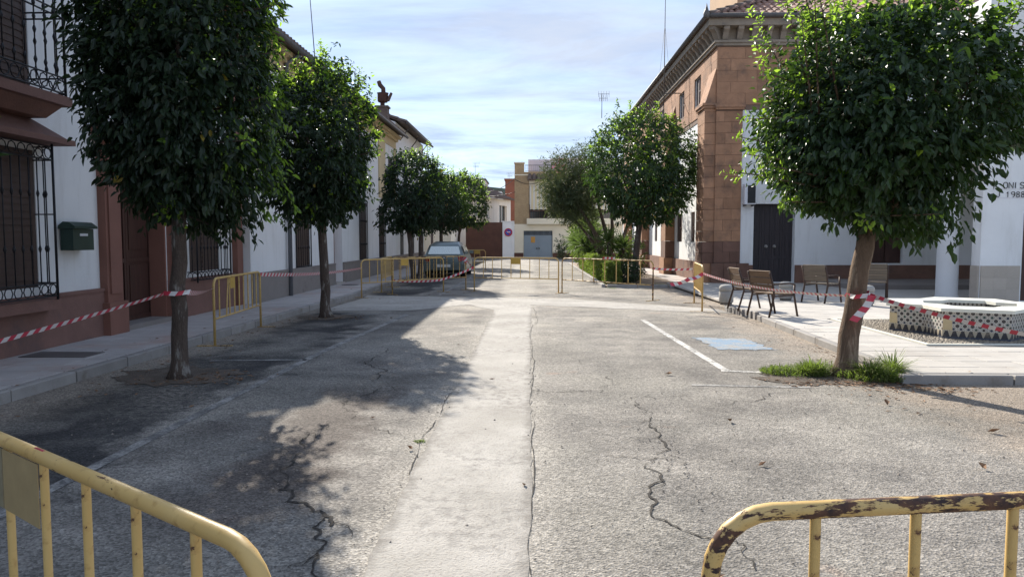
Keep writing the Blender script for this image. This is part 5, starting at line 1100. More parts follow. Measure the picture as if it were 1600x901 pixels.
for k in range(12):
    j = (k + 1) % 12; a, b = so[k], so[j]; L = math.hypot(b[0] - a[0], b[1] - a[1])
    me = bpy.data.meshes.new('tiled_panel'); me.from_pydata([(*a, 0.0), (*b, 0.0), (*b, 0.404), (*a, 0.404), (*si[k], 0), (*si[j], 0), (*si[j], 0.404), (*si[k], 0.404)], [], [(0, 1, 2, 3), (5, 4, 7, 6), (4, 0, 3, 7), (1, 5, 6, 2)])
    me.materials.append(M['tilework']); uvl = me.uv_layers.new(name='UVMap'); co = {0: (0, 0), 1: (L, 0), 2: (L, .404), 3: (0, .404), 4: (0, 0), 5: (L, 0), 6: (L, .404), 7: (0, .404)}
    for l in me.loops: uvl.data[l.index].uv = co[l.vertex_index]
    link(bpy.data.objects.new('tiled_panel', me), ft)
    if k in (0, 9, 10): # bare mortar where tiles have come off
        A, B = Vector((*a, 0)), Vector((*b, 0)); d = (B - A).normalized(); n = Vector((d.y, -d.x, 0)) * 0.004
        q = MB(); P = lambda u, z: tuple(A + d * u + n + Vector((0, 0, z))); q.poly([P(0.0, 0.13), P(0.13, 0.125), P(0.12, 0.29), P(0.0, 0.30)]); q.build('bare_patch', M['ochre'], ft)
q = MB(); q.prism(star(0.72, 0.3, 0.6), 0.0, 0.12); q.build('basin_floor', M['concrete'], ft)
dc = MB(); dc.box((-0.42, -0.22, 0), (0.42, 0.22, 0.006)); dco = dc.build('drain_cover', M['zinc']); dco.location = (-5.95, 9.12, 0.124); tag(dco, 'dark rectangular cover plate let into the left pavement below the guarded window', 'cover')
dc = MB(); dc.lathe([(0.27, 0), (0.27, 0.006), (0.2, 0.007)], 18); dco = dc.build('drain_cover', M['zinc']); dco.location = (-5.75, 23.2, 0.124); tag(dco, 'round dark cover plate in the pavement before the brown-red door', 'cover')

# ------------------------------------------------------------------ parked car (rear towards the viewer)
def car(x, y):
    t = thing('parked_car', 'grey-green hatchback parked by the left kerb behind the barrier group, rear window reflecting the sky', 'car', (x, y, 0))
    W = 0.82     # half width; local y runs forward from the rear bumper
    prof = [(0.0, 0.34), (0.0, 0.62), (0.05, 0.86), (0.16, 0.93), (0.42, 1.28), (0.62, 1.40), (1.3, 1.45), (2.0, 1.42), (2.35, 1.30), (2.95, 0.95), (3.75, 0.80), (3.98, 0.62), (4.02, 0.36)]
    q = MB(); secs = []
    for i, (yy, z) in enumerate(prof):
        zt = z; tw = W * (1 if z < 0.95 else 1 - 0.34 * (z - 0.95) / 0.5) * (0.93 if yy < 0.03 or yy > 3.9 else 1)
        secs.append((yy, zt, tw))
    belt = 0.92
    # side: lower body up to the belt, then the tapering cabin
    L = [(-W, s[0], min(s[1], belt)) for s in secs]
    def sect(s): yy, z, tw = s; zb = min(z, belt); return [(-W * (0.93 if yy < 0.03 or yy > 3.9 else 1), yy, 0.26), (-W * (0.95 if yy < 0.03 or yy > 3.9 else 1.02), yy, (0.26 + zb) / 2 + 0.05), (-W * 0.97, yy, zb), (-tw * 0.97, yy, z - 0.03 if z > belt else z), (-tw * 0.86, yy, z + 0.012), (tw * 0.86, yy, z + 0.012), (tw * 0.97, yy, z - 0.03 if z > belt else z), (W * 0.97, yy, zb), (W * (0.95 if yy < 0.03 or yy > 3.9 else 1.02), yy, (0.26 + zb) / 2 + 0.05), (W * (0.93 if yy < 0.03 or yy > 3.9 else 1), yy, 0.26)]
    S = [sect(s) for s in secs]; b = len(q.v)
    for r in S: q.v.extend(r)
    n = 10
    for i in range(len(S) - 1):
        for k in range(n - 1): q.f.append((b + i * n + k, b + (i + 1) * n + k, b + (i + 1) * n + k + 1, b + i * n + k + 1)); q.mi.append(0); q.smooth.append(True)
    for i in (0, len(S) - 1): q.f.append(tuple(b + i * n + k for k in range(n))); q.mi.append(0); q.smooth.append(False)
    body = q.build('body', M['carpaint'], t)
    def quad(name, pts, m, parent=t, dz=0.0):
        q = MB(); q.poly(pts); c = sum((Vector(p) for p in pts), Vector()) / len(pts)
        q.build(name, m, parent)
    q = MB(); q.hexa([(-0.66, 0.135, 0.955), (0.66, 0.135, 0.955), (0.62, 0.175, 0.945), (-0.62, 0.175, 0.945), (-0.56, 0.375, 1.27), (0.56, 0.375, 1.27), (0.54, 0.42, 1.26), (-0.54, 0.42, 1.26)]); q.build('rear_window', M['carglass'], t)
    for s in (-1, 1):
        q = MB(); q.hexa([(s * 0.60, -0.012, 0.66), (s * 0.80, 0.02, 0.66), (s * 0.80, 0.14, 0.66), (s * 0.60, 0.1, 0.66), (s * 0.56, 0.035, 0.87), (s * 0.79, 0.05, 0.87), (s * 0.80, 0.16, 0.87), (s * 0.58, 0.12, 0.87)]); q.build('tail_light', M['taillight'], t)
        q = MB(); q.poly([(s * 0.80, 0.55, 0.97), (s * 0.80, 2.55, 0.97), (s * 0.70, 2.2, 1.28), (s * 0.66, 1.3, 1.36), (s * 0.69, 0.75, 1.30)]); q.build('side_window', M['carglass'], t)
        q = MB(); q.box((s * 0.84, 2.3, 0.95), (s * 1.0, 2.42, 1.08)); q.build('mirror', M['carpaint'], t)
        for yy in (0.75, 3.25):
            wq = MB(); wq.tube([(s * 0.62, yy, 0.30), (s * 0.825, yy, 0.30)], 0.30, 20); wh = wq.build('wheel', M['tyre'], t)
            wq = MB(); wq.tube([(s * 0.826, yy, 0.30), (s * 0.835, yy, 0.30)], 0.19, 14); wq.build('rim', M['zinc'], wh)
    q = MB(); q.box((-0.79, -0.05, 0.32), (0.79, 0.10, 0.56)); q.build('bumper', M['carpaint'], t)
    q = MB(); q.box((-0.27, -0.062, 0.44), (0.27, -0.052, 0.55)); q.build('number_plate', M['plate'], t)
    q = MB(); q.box((-0.03, -0.005, 0.80), (0.03, 0.03, 0.86)); q.build('badge', M['signwhite'], t)
    q = MB(); q.box((-0.7, 0.0, 0.20), (0.7, 3.9, 0.33)); q.build('underbody', M['tyre'], t)
    return t
car(-3.52, 29.6)

# ------------------------------------------------------------------ trees and plants
def norm(v): return v / np.maximum(np.linalg.norm(v, axis=-1, keepdims=True), 1e-9)
def leaves(P, D, N, L, Wd, droop=0.12, fold=0.25, simple=False):
    """vertices and faces of folded leaves: base, two side pairs, two midrib points, tip"""
    n = len(P); X = np.cross(D, N); X = norm(X); Nn = norm(np.cross(X, D)); L = L[:, None]; Wd = Wd[:, None]
    at = lambda a, s, h: P + D * (a * L) + X * (s * Wd) + Nn * (h * Wd) - np.array([0, 0, 1.0]) * (droop * a * a * L)
    if simple:
        V = np.stack([at(0, 0, 0), at(0.45, -0.5, fold), at(1, 0, 0), at(0.45, 0.5, fold)], 1).reshape(-1, 3); b = (np.arange(n) * 4)[:, None]
        return V, [np.concatenate([b + np.array([0, 1, 2]), b + np.array([0, 2, 3])])], 4, 2
    V = np.stack([at(0, 0, 0), at(0.3, -0.46, fold), at(0.3, 0, 0), at(0.3, 0.46, fold), at(0.68, -0.40, fold * 0.8), at(0.68, 0, 0), at(0.68, 0.40, fold * 0.8), at(1, 0, 0)], 1).reshape(-1, 3)
    b = (np.arange(n) * 8)[:, None]
    tri = np.concatenate([b + np.array(t) for t in ((0, 2, 1), (0, 3, 2), (4, 5, 7), (5, 6, 7))]); quad = np.concatenate([b + np.array(t) for t in ((1, 2, 5, 4), (2, 3, 6, 5))])
    return V, [tri, quad], 8, 6
def crown_clusters(r, n, rad, lumps, expo=2.4, shell=0.75, flat=0.8):
    d = norm(r.normal(size=(n, 3))); k = (np.abs(d) ** expo).sum(1) ** (-1 / expo)
    f = np.ones(n)
    for c, a, s in lumps: f += a * np.exp(-((d - c) ** 2).sum(1) / s)
    inner = r.random(n) > shell; t = np.where(inner, r.random(n) ** 0.5 * 0.85, 1 + r.normal(-0.05, 0.085, n))
    p = d * (k * f * t)[:, None] * np.array(rad); p[:, 2] = np.where(p[:, 2] < 0, p[:, 2] * flat, p[:, 2]); return p, d
def sprays(r, P, O, leaf_n, ln, young_up=None, hang=0.55, spread=0.30, aspect=0.5, sides=0.9):
    """P cluster centres, O outward; returns leaf arrays"""
    m = len(P); tw = norm(O * 0.7 + r.normal(0, 0.45, (m, 3)) + np.array([0, 0, 0.05])); idx = np.repeat(np.arange(m), leaf_n); k = len(idx)
    t = r.random(k)[:, None]; base = P[idx] + tw[idx] * (t - 0.5) * spread + r.normal(0, 0.03, (k, 3))
    D = norm(tw[idx] * 0.45 + O[idx] * 0.25 + r.normal(0, 0.5 * sides, (k, 3)) - np.array([0, 0, 1.0]) * hang); N = norm(O[idx] * 0.9 + np.array([0, 0, 0.5]) + r.normal(0, 0.35, (k, 3)))
    L = ln * r.uniform(0.5, 1.35, k); return base, D, N, L, L * aspect * r.uniform(0.85, 1.15, k)
def foliage(name, parent, r, sets, mats, simple=False):
    """sets: (base, D, N, L, W, material index)"""
    Vs, Ts, Qs, mt, mq, R = [], [], [], [], [], []; b = 0
    for B_, D, N, L, Wd, mi in sets:
        V, F, vp, _ = leaves(B_, D, N, L, Wd, simple=simple); Vs.append(V); Ts.append(F[0] + b); mt.append(np.full(len(F[0]), mi))
        if len(F) > 1: Qs.append(F[1] + b); mq.append(np.full(len(F[1]), mi))
        rn = np.clip(r.normal(0.42, 0.28, len(B_)), 0, 1); R.append(np.repeat(rn, vp)); b += len(V)
    fl = [np.concatenate(Ts)] + ([np.concatenate(Qs)] if Qs else []); mi = np.concatenate(mt + mq)
    me = arr_mesh(name, np.concatenate(Vs), fl, mats, mi, np.concatenate(R)); o = bpy.data.objects.new(name, me); link(o, parent); o['kind'] = 'stuff'; return o
def trunk_pts(base, top, wob, n, r): 
    b, t = Vector(base), Vector(top); return [b.lerp(t, i / n) + Vector((r.uniform(-wob, wob), r.uniform(-wob, wob), 0)) * (0 if i == 0 else 1) for i in range(n + 1)]
def street_tree(label, loc, centre, rad, zb, seed, nclus, per=10, leaf=0.10, trunk_r=(0.16, 0.095), tops=(), sides=(), ymin=0.12, cut=None, bark=None, twin=False, lean=None, simple=False, group='orange trees along the street', young=0.06, expo=2.4, flat=0.8, leafm=None, shell=0.78):
    """loc: foot; centre: crown centre relative to the foot; tops / sides: young shoots (dx, dy, dz, length)"""
    t = thing('orange_tree', label, 'tree', loc, 0, group); r = np.random.default_rng(seed); rd = random.Random(seed); c = np.array(centre)
    tk = MB(); tx = lean or (c[0] * 0.6, c[1] * 0.6)
    def stem(off, tp):
        pts = trunk_pts((off, 0, -0.05), (tp[0], tp[1], zb + 0.25), 0.018, 7, rd); rr_ = [trunk_r[0] * 1.7, trunk_r[0] * 1.12] + [trunk_r[0] + (trunk_r[1] - trunk_r[0]) * (i / 7) ** 0.7 * rd.uniform(0.96, 1.04) for i in range(1, 8)]; pts.insert(1, pts[0].lerp(pts[1], 0.55)); tk.tube(pts, rr_, 14); return pts[-1]
    heads = [stem(-0.10, (tx[0] - 0.25, tx[1])), stem(0.12, (tx[0] + 0.2, tx[1]))] if twin else [stem(0, tx)]
    for h in heads:
        for i in range(6):
            a = 2 * PI * i / 6 + rd.uniform(-.4, .4); e = Vector((c[0] + math.cos(a) * rad[0] * 0.62, c[1] + math.sin(a) * rad[1] * 0.62, c[2] + rd.uniform(-0.1, 0.55) * rad[2]))
            mid = h.lerp(e, 0.5) + Vector((rd.uniform(-.1, .1), rd.uniform(-.1, .1), -0.08)); tk.tube([h - Vector((0, 0, 0.1)), mid, e], [trunk_r[1] * 0.6, trunk_r[1] * 0.4, 0.012], 7)
    tk.build('trunk', bark or M['bark'], t)
    lumps = [(norm(r.normal(size=3)), r.uniform(-0.20, 0.22), r.uniform(0.08, 0.4)) for _ in range(22)]
    P, O = crown_clusters(r, nclus, rad, lumps, expo, shell, flat)
    if cut is not None: keep = ~((P[:, 0] > cut[0]) & (P[:, 2] < cut[1])); P, O = P[keep], O[keep]
    P = P + c; sets = []
    B_ = sprays(r, P, O, per, leaf, hang=0.58); sets.append((*B_, 0))
    # scattered pale young leaves, mostly high on the crown, also painting its lit edges
    hi = P[:, 2] > c[2] + 0.25 * rad[2]; pick = np.where(r.random(len(P)) < np.where(hi, young, young * 0.12))[0]
    if len(pick): sets.append((*sprays(r, P[pick] + O[pick] * 0.08, O[pick], 7, leaf, hang=0.1), 1))
    yl = r.choice(len(P), 14); sets.append((*sprays(r, P[yl] + O[yl] * 0.1, O[yl], 2, leaf * 0.9, hang=0.6), 2))
    tw = MB()
    for k, (dx, dy, dz, ln) in enumerate(list(tops) + list(sides)):
        up = k < len(tops); s = np.array([c[0] + dx, c[1] + dy, c[2] + dz]); d = norm(np.array([dx * (0.25 if up else 1.0), dy * (0.25 if up else 0.6), 0.9 if up else 0.12]) + r.normal(0, 0.12, 3)); n = int(ln / 0.0085)
        tt = np.sort(r.random(n)); pos = s + d * (tt * ln)[:, None] + r.normal(0, 0.03 + 0.06 * (1 - tt[:, None]), (n, 3)); ang = np.arange(n) * 2.4; a1 = norm(np.cross(d, [0.3, 0.9, 0.1])); a2 = np.cross(d, a1)
        out = a1 * np.cos(ang)[:, None] + a2 * np.sin(ang)[:, None]; D = norm(out + d * 0.45 + np.array([0, 0, 0.12])); N = norm(d + out * 0.3 + r.normal(0, 0.2, (n, 3))); L = leaf * (1.1 - 0.45 * tt) * r.uniform(0.8, 1.15, n)
        y_ = tt > ymin + 0.45 * r.random(n)
        for mi, sel in ((0, ~y_), (1, y_)):
            if sel.any(): sets.append((pos[sel], D[sel], N[sel], L[sel], L[sel] * 0.5, mi))
        tw.tube([tuple(s - d * 0.4), tuple(s + d * ln * 0.5), tuple(s + d * ln)], [0.012, 0.008, 0.003], 5)
    foliage('crown', t, r, sets, [leafm or M['leaf'], M['leafyoung'], M['leafold']], simple)
    if tw.f: tw.build('shoot', bark or M['bark'], t, kind='stuff')
    return t
street_tree('large dark orange tree nearest on the left, tape round its scarred trunk', (-4.04, 8.27, 0), (0.06, 0.05, 3.62), (0.92, 0.92, 1.92), 1.62, 1, 2900, 11, 0.092, (0.098, 0.078), expo=2.5, flat=0.86, young=0.03,
    tops=[(0.65, -0.3, 1.0, 0.7), (0.8, -0.2, 0.3, 0.5), (0.45, 0.3, 1.4, 0.7)], sides=[(0.85, -0.3, -0.55, 0.42), (0.9, -0.1, 0.0, 0.35), (0.75, -0.5, -1.0, 0.35), (0.9, -0.2, 0.45, 0.35), (0.1, -0.2, -1.75, 0.3)])
street_tree('second orange tree on the left with bright young shoots at its top', (-4.15, 14.75, 0), (-0.10, 0, 3.25), (0.98, 1.0, 1.6), 1.75, 2, 2000, 11, 0.092, (0.105, 0.08), young=0.34,
    tops=[(-0.75, 0, 1.15, 0.65), (-0.35, 0, 1.35, 0.6), (0.05, 0.1, 1.4, 0.95), (0.45, 0, 1.1, 0.6), (0.75, 0, 0.95, 0.75), (0.85, -0.2, 0.7, 0.5), (-0.55, -0.3, 1.2, 0.5), (0.25, -0.4, 1.25, 0.5)], sides=[(-0.9, -0.4, 0.2, 0.4), (0.95, -0.2, 0.0, 0.35)])
street_tree('third orange tree on the left, twin pale trunks beside the barrier group', (-4.15, 26.7, 0), (-0.1, 0, 3.05), (1.12, 1.12, 1.5), 1.7, 3, 1500, 9, 0.11, (0.11, 0.08), twin=True, young=0.12,
    tops=[(-0.7, 0, 1.0, 0.7), (-0.1, 0, 1.2, 0.6), (0.45, 0, 1.2, 0.85), (0.85, 0, 1.0, 0.6)])
street_tree('fourth orange tree on the left, trunk behind the parked car', (-4.35, 35.2, 0), (0.1, 0, 3.2), (1.2, 1.2, 1.5), 1.7, 4, 1000, 9, 0.12, (0.11, 0.08), simple=True, young=0.12, tops=[(0.3, 0, 1.2, 0.7), (-0.4, 0, 1.2, 0.6)])
street_tree('farthest orange tree on the left, paler crown before the brown gate', (-4.3, 42.0, 0), (0.35, 0, 3.4), (1.35, 1.35, 1.75), 1.7, 5, 1100, 9, 0.13, (0.1, 0.07), simple=True, young=0.4, tops=[(0.2, 0, 1.5, 0.7), (0.8, 0, 1.2, 0.6), (-0.4, 0, 1.5, 0.6)])
street_tree('large orange tree on the right, leaning brown trunk in a tuft of weeds', (3.66, 8.62, 0), (0.36, 0.05, 2.80), (1.20, 1.18, 1.12), 1.5, 6, 2700, 11, 0.095, (0.125, 0.10), bark=M['barktan'], lean=(0.24, 0.05), ymin=0.4, cut=(0.82, -0.22), young=0.10, leafm=M['leafmid'], expo=2.1, flat=0.9,
    tops=[(-1.05 + 2.3 * ((i * 0.618) % 1), -0.7 + 1.4 * ((i * 0.382 + 0.1) % 1), 0.85 - 0.35 * abs(((i * 0.618) % 1) - 0.5) * 2, 0.75 + 0.5 * ((i * 0.273) % 1)) for i in range(26)] + [(-1.0, -0.3, 0.6, 1.0), (-0.85, -0.5, 0.7, 1.2), (-1.15, 0, 0.3, 0.8)],
    sides=[(-1.1, 0.2, -0.1, 0.5), (-1.05, -0.4, -0.6, 0.55), (-1.15, -0.2, 0.15, 0.5), (-1.1, -0.3, -0.35, 0.6), (-1.15, 0.0, -0.5, 0.6), (-1.0, -0.5, -0.5, 0.45), (-0.95, -0.4, -0.8, 0.4), (-1.1, -0.2, 0.55, 0.4), (1.2, -0.1, 0.3, 0.4), (0.1, -0.6, -0.95, 0.3), (-0.3, -0.5, -0.95, 0.3)])
street_tree('tall round orange tree on the right in front of the church buttress, pale trunk', (3.72, 26.8, 0), (0.36, 0, 3.95), (1.78, 1.65, 1.95), 2.1, 7, 2400, 9, 0.115, (0.14, 0.10), young=0.14, leafm=M['leafmid'], flat=0.85,
    tops=[(-1.2, 0, 0.9, 0.6), (-0.9, 0, 1.3, 0.9), (-0.55, 0, 1.5, 1.15), (-0.1, 0, 1.6, 0.9), (0.35, 0, 1.5, 0.9), (0.8, 0, 1.3, 0.8)], sides=[(1.55, 0, 0.2, 0.4), (-1.5, 0, 0.6, 0.5)])
street_tree('orange tree at the far left edge, only one leafy twig in view', (-4.25, 2.35, 0), (0.05, 0, 3.4), (1.1, 1.0, 1.6), 1.7, 8, 500, 9, 0.11, (0.12, 0.08), simple=True, tops=[(1.28, 1.32, -1.36, 0.36)], young=0.05)
# grey-green multi-stemmed tree left of it
def olive():
    t = thing('oleander_tree', 'grey-green slender-leaved tree leaning left before the garage house, bare stems below', 'tree', (3.5, 31.0, 0)); r = np.random.default_rng(31)
    q = MB(); rd = random.Random(3)
    for k, e in enumerate([(-1.6, 0.2, 3.2), (-2.2, -0.2, 3.9), (-1.0, 0.3, 4.2), (-0.2, 0.2, 4.0), (-1.9, 0.4, 2.7), (0.9, 0, 3.4)]):
        s = (rd.uniform(-.2, .2), rd.uniform(-.2, .2), 0); m = (e[0] * 0.42, e[1], e[2] * 0.5); q.tube([s, m, e], [0.12, 0.08, 0.02], 7)
    q.build('trunk', M['bark'], t)
    sets = []
    for c, rad, n in (((-1.95, 0, 3.9), (1.15, 0.9, 1.25), 800), ((-0.9, 0, 4.25), (1.1, 0.9, 1.25), 500), ((-2.25, 0, 3.2), (0.8, 0.7, 0.7), 330), ((-1.5, 0.2, 2.75), (0.8, 0.7, 0.7), 300), ((1.75, 0.2, 3.2), (0.75, 0.6, 0.9), 130)):
        P, O = crown_clusters(r, n, rad, [(norm(r.normal(size=3)), r.uniform(-.25, .25), 0.3) for _ in range(10)], 2.0, 0.6, 0.9); sets.append((*sprays(r, P + np.array(c), O, 12, 0.15, hang=0.25, spread=0.5, aspect=0.2), 0))
    foliage('crown', t, r, sets, [M['leafolive']], True)
olive()
def fl():
    t = thing('oleander_bush', 'flowering pink oleander on the terrace edge of the garage house', 'plant', (2.35, FY - 0.1, 6.6)); r = np.random.default_rng(8)
    P, O = crown_clusters(r, 60, (0.55, 0.4, 0.6), [], 2, 0.6); foliage('leaves', t, r, [(*sprays(r, P + np.array([0.2, 0, 0.6]), O, 8, 0.16, aspect=0.25), 0)], [M['leafolive']], True)
    P, O = crown_clusters(r, 16, (0.6, 0.45, 0.75), [], 2, 0.9); foliage('flower', t, r, [(*sprays(r, P + np.array([0.1, -0.15, 0.65]), O, 8, 0.13, aspect=0.8), 0)], [M['flower']], True)
    q = MB(); q.tube([(0.2, 0, 0), (0.2, 0, 0.6)], 0.03, 6); q.build('stem', M['bark'], t)
fl()
def sword_plant(label, x, y, h, n, ln, seed, z0=0.06, heads=((0, 0),)):
    t = thing('yucca_plant', label, 'plant', (x, y, z0)); r = np.random.default_rng(seed); q = MB(); sets = []
    for i, (hx, hy, hh) in enumerate([(a[0], a[1], h * (1 - 0.18 * k)) for k, a in enumerate(heads)]):
        q.tube([(hx * 0.3, hy * 0.3, 0), (hx, hy, hh)], [0.09, 0.06], 7); d = norm(r.normal(size=(n, 3)) + np.array([0, 0, 0.45])); P = np.tile(np.array([hx, hy, hh]), (n, 1)) + d * 0.05; L = ln * r.uniform(0.7, 1.1, n)
        sets.append((P, d, norm(np.array([0, 0, 1.0]) + r.normal(0, 0.3, (n, 3))), L, L * 0.075, 0))
    q.build('stem', M['bark'], t); foliage('leaves', t, r, sets, [M['yucca']])
sword_plant('spiky yucca with several rosettes rising behind the clipped hedge', 2.75, 35, 1.9, 130, 0.85, 41, heads=((0, 0), (0.35, 0.2), (-0.25, 0.3), (0.15, -0.3)))
sword_plant('tall bright green yucca behind the spiky one, below the grey-green tree', 2.65, 38.5, 3.0, 150, 0.95, 42, heads=((0, 0), (0.4, 0.1), (0.1, 0.4), (-0.2, -0.2)))
sword_plant('drooping pale sword-leaved plant at the foot of the round orange tree', 3.1, 29.6, 1.35, 120, 0.8, 43, heads=((0, 0), (0.6, 0)))
def bush(label, x, y, rad, n, seed, m, leaf=0.10, z0=0.06, name='shrub', cat='shrub', aspect=0.45):
    t = thing(name, label, cat, (x, y, z0)); r = np.random.default_rng(seed); P, O = crown_clusters(r, n, rad, [(norm(r.normal(size=3)), r.uniform(-.2, .25), 0.3) for _ in range(10)], 2.2, 0.7, 1.0)
    foliage('leaves', t, r, [(*sprays(r, P + np.array([0, 0, rad[2]]), O, 9, leaf, hang=0.2, aspect=aspect), 0)], [m], True); q = MB(); q.tube([(0, 0, 0), (0, 0, rad[2])], 0.04, 6); q.build('stem', M['bark'], t)
bush('bright green leafy shrub against the garage house, right of its awning', 2.95, 42, (0.75, 0.7, 1.5), 260, 51, M['leafhedge'], 0.16)
bush('dark shrub under the round orange tree behind the hedge end', 3.42, 25.9, (0.42, 0.9, 0.42), 260, 52, M['leaf'], 0.08)
bush('low dark shrub under the grey-green tree', 3.9, 32.0, (0.9, 0.8, 0.9), 240, 53, M['leaf'], 0.12)
bush('pale flowering plant by the dado of the garage house', 2.35, 56, (0.5, 0.4, 0.75), 120, 54, M['leafolive'], 0.14)
def hedge(label, x0, y0, x1, y1, h, n, seed):
    t = thing('hedge', label, 'hedge', ((x0 + x1) / 2, (y0 + y1) / 2, 0.05)); r = np.random.default_rng(seed); sx, sy = (x1 - x0) / 2, (y1 - y0) / 2
    P = r.uniform(-1, 1, (n, 3)); ax = r.choice(3, n, p=[0.4, 0.2, 0.4]); s = np.sign(r.random(n) - 0.5); sh = r.random(n) < 0.75
    for a in range(3): k = (ax == a) & sh; P[k, a] = s[k] * r.uniform(0.88, 1.03, k.sum())
    P[:, 2] = np.abs(P[:, 2]) if False else P[:, 2]; O = np.zeros_like(P); O[np.arange(n), ax] = s; P = P * np.array([sx, sy, h / 2]) + np.array([0, 0, h / 2])
    foliage('leaves', t, r, [(*sprays(r, P, O, 9, 0.075, hang=0.0, spread=0.12), 0)], [M['leafhedge']], True)
    q = MB(); q.box((-sx * .8, -sy * .95, 0), (sx * .8, sy * .95, h * 0.88)); q.build('branches', M['leafhedge'], t)
hedge('nearest clipped box hedge at the end of the planted bed', 2.52, 24.7, 2.98, 28.2, 0.78, 1300, 61)
hedge('longer clipped box hedge behind the nearest one', 2.50, 28.8, 3.15, 38.0, 0.80, 2300, 62)
# weeds, verge grass
def grass(name, label, spots, n, h, seed, parent=None, seedheads=True):
    r = np.random.default_rng(seed); k = r.integers(0, len(spots), n); S = np.array(spots); a = r.uniform(0, 2 * PI, n); q = np.sqrt(r.random(n))
    B_ = np.stack([S[k, 0] + S[k, 2] * q * np.cos(a), S[k, 1] + S[k, 3] * q * np.sin(a), np.full(n, 0.0)], 1); H = h * S[k, 4] * (1.05 - 0.6 * q) * r.uniform(0.5, 1.25, n); th = r.uniform(0, 2 * PI, n); ln = r.uniform(0.2, 0.85, n)
    D = norm(np.stack([np.cos(th) * ln, np.sin(th) * ln, np.ones(n)], 1)); N = norm(np.stack([-np.cos(th), -np.sin(th), ln], 1)); W_ = r.uniform(0.006, 0.011, n)
    V, F, vp, _ = leaves(B_, D, N, H, W_, droop=0.5, fold=0.2); me = arr_mesh(name, V, F, [M['grass']], None, np.repeat(np.clip(r.normal(.5, .25, n), 0, 1), vp)); o = bpy.data.objects.new(name, me); link(o, parent); tag(o, label, None, None, 'stuff'); return o
grass('weeds', 'tuft of green weeds round the foot of the right tree', [(3.15, 8.72, 0.42, 0.30, 0.8), (3.45, 8.75, 0.4, 0.32, 1.0), (3.88, 8.40, 0.36, 0.30, 1.25), (4.05, 8.32, 0.26, 0.22, 1.1), (2.95, 8.75, 0.22, 0.2, 0.7), (3.3, 8.6, 0.15, 0.12, 1.4), (3.85, 8.35, 0.10, 0.1, 1.8), (4.15, 8.5, 0.05, 0.05, 2.0)], 4200, 0.34, 71)
grass('verge_grass', 'low grass in the planted bed beyond the barriers', [(3.4, 24.6, 0.8, 0.4, 0.8), (2.6, 26, 0.2, 3, 0.6), (4.2, 24.8, 0.6, 0.5, 0.9), (2.6, 34, 0.2, 6, 0.7)], 2200, 0.25, 72)
grass('crack_weeds', 'single sprigs of weed in the crack of the asphalt', [(*gp(655, 690)[:2], 0.05, 0.04, 1.0)], 60, 0.05, 73)
# dry leaves and loose stones
def litter(name, label, spots, n, size, seed, m, stone=False):
    r = np.random.default_rng(seed); Vs, Fs = [], []; w = np.array([s[4] for s in spots], float); k = r.choice(len(spots), n, p=w / w.sum()); S = np.array(spots, float); B = np.stack([S[k, 0] + r.normal(0, 1, n) * S[k, 2], S[k, 1] + r.normal(0, 1, n) * S[k, 3]], 1)
    for i, (x, y) in enumerate(B):
        s = size * r.uniform(0.5, 1.3); a = r.uniform(0, 2 * PI); c, sn = math.cos(a), math.sin(a)
        if stone: p = np.array([(1, 0, 0), (0, .8, 0), (-1, 0.1, 0), (0, -.8, 0), (0.15, 0.1, 0.75)]) * s * r.uniform(0.7, 1.2, (5, 1)); f = [(0, 1, 4), (1, 2, 4), (2, 3, 4), (3, 0, 4)]
        else: cu = r.uniform(0.15, 0.6); p = np.array([(-1, 0, 0.1 * cu), (-0.2, -0.45, cu * 0.6), (-0.2, 0.45, cu * 0.6), (1, 0, cu * 0.5), (0.1, 0, 0.02)]) * s; f = [(0, 1, 4), (0, 4, 2), (1, 3, 4), (4, 3, 2)]
        p = np.stack([p[:, 0] * c - p[:, 1] * sn, p[:, 0] * sn + p[:, 1] * c, p[:, 2] + 0.006 + (ZP + 0.004 if (x > 4.5 and y > 8.2) else 0.122 if x < -5.1 else 0)], 1) + (x, y, 0); Vs.append(p); Fs.append(np.array(f) + 5 * i)
    o = bpy.data.objects.new(name, arr_mesh(name, np.concatenate(Vs), [np.concatenate(Fs)], [m])); link(o); tag(o, label, None, None, 'stuff')
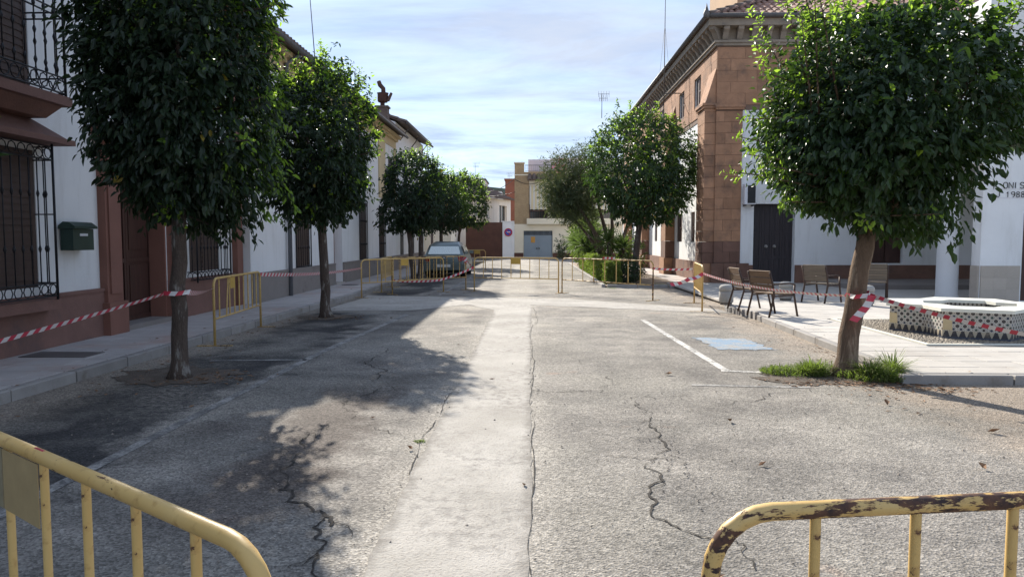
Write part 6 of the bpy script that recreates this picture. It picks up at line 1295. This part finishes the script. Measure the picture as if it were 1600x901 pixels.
litter('dry_leaves', 'dry brown leaves gathered round the right tree and along the gutters', [(3.65, 8.12, 0.45, 0.12, 6), (4.15, 7.85, 0.3, 0.15, 5), (3.6, 7.4, 0.6, 0.4, 1.0), (-3.75, 8.25, 0.3, 0.22, 5), (-4.6, 8.6, 0.35, 1.2, 2), (-3.8, 14.6, 0.4, 0.25, 2.5), (-4.7, 13, 0.15, 1.5, 1.5), (4.0, 11, 0.2, 1.6, 0.8), (0, 7, 3, 3, 0.35), (-5.6, 12, 0.4, 3, 0.5), (-3.0, 20.5, 1, 0.6, 0.8)], 760, 0.030, 81, M['deadleaf'])
litter('loose_stones', 'loose stone chips and grit scattered over the worn asphalt', [(1.0, 5.5, 0.10, 0.7, 1.5), (-1.6, 4.3, 0.25, 0.4, 1.2), (2.5, 5.0, 1.2, 1.2, 2), (0, 8, 2.5, 3, 2), (4.0, 11, 0.3, 2, 2), (-4.0, 7, 0.7, 2.0, 3), (-0.85, 8, 0.05, 4, 1.5), (0.03, 8, 0.04, 4, 1)], 700, 0.010, 82, M['stonechip'], True)
lm = MB(); pr = [(-0.06, 0, 0.01), (-0.01, -0.032, 0.03), (0.06, 0.0, 0.035), (-0.01, 0.03, 0.034), (0.0, 0.0, 0.008)]
for f in ((0, 1, 4), (1, 2, 4), (2, 3, 4), (3, 0, 4)): lm.poly([pr[i] for i in f])
lme = lm.mesh('dry_leaf', M['deadleaf'])
for px, py, s, lab in [(1045, 586, 1.0, 'curled brown leaf on the asphalt left of the long white line'), (1140, 660, 0.7, 'dry leaf between the long crack and the weeds'), (1192, 728, 0.7, 'dark curled leaf on the asphalt behind the bend of the rusty-railed barrier'), (1553, 677, 1.0, 'big curled brown leaf in the shadow of the right tree trunk'),
    (1535, 733, 0.8, 'dry leaf close behind the rusty rail at the right edge'), (1384, 632, 0.9, 'rolled brown leaf at the edge of the leaf litter by the right tree'), (640, 703, 0.6, 'small dry leaf just left of the concrete strip'), (818, 760, 0.5, 'small dark leaf lying on the concrete strip')]:
    o = piece('dry_leaf', lme, None, tuple(Vector(gp(px, py)) + Vector((0, 0, 0.006))), (rr.uniform(-.3, .3), rr.uniform(-.3, .3), rr.uniform(0, 6)), (s * .8, s, s * rr.uniform(0.8, 1.5))); tag(o, lab, 'leaf', 'dry leaves lying singly on the road')
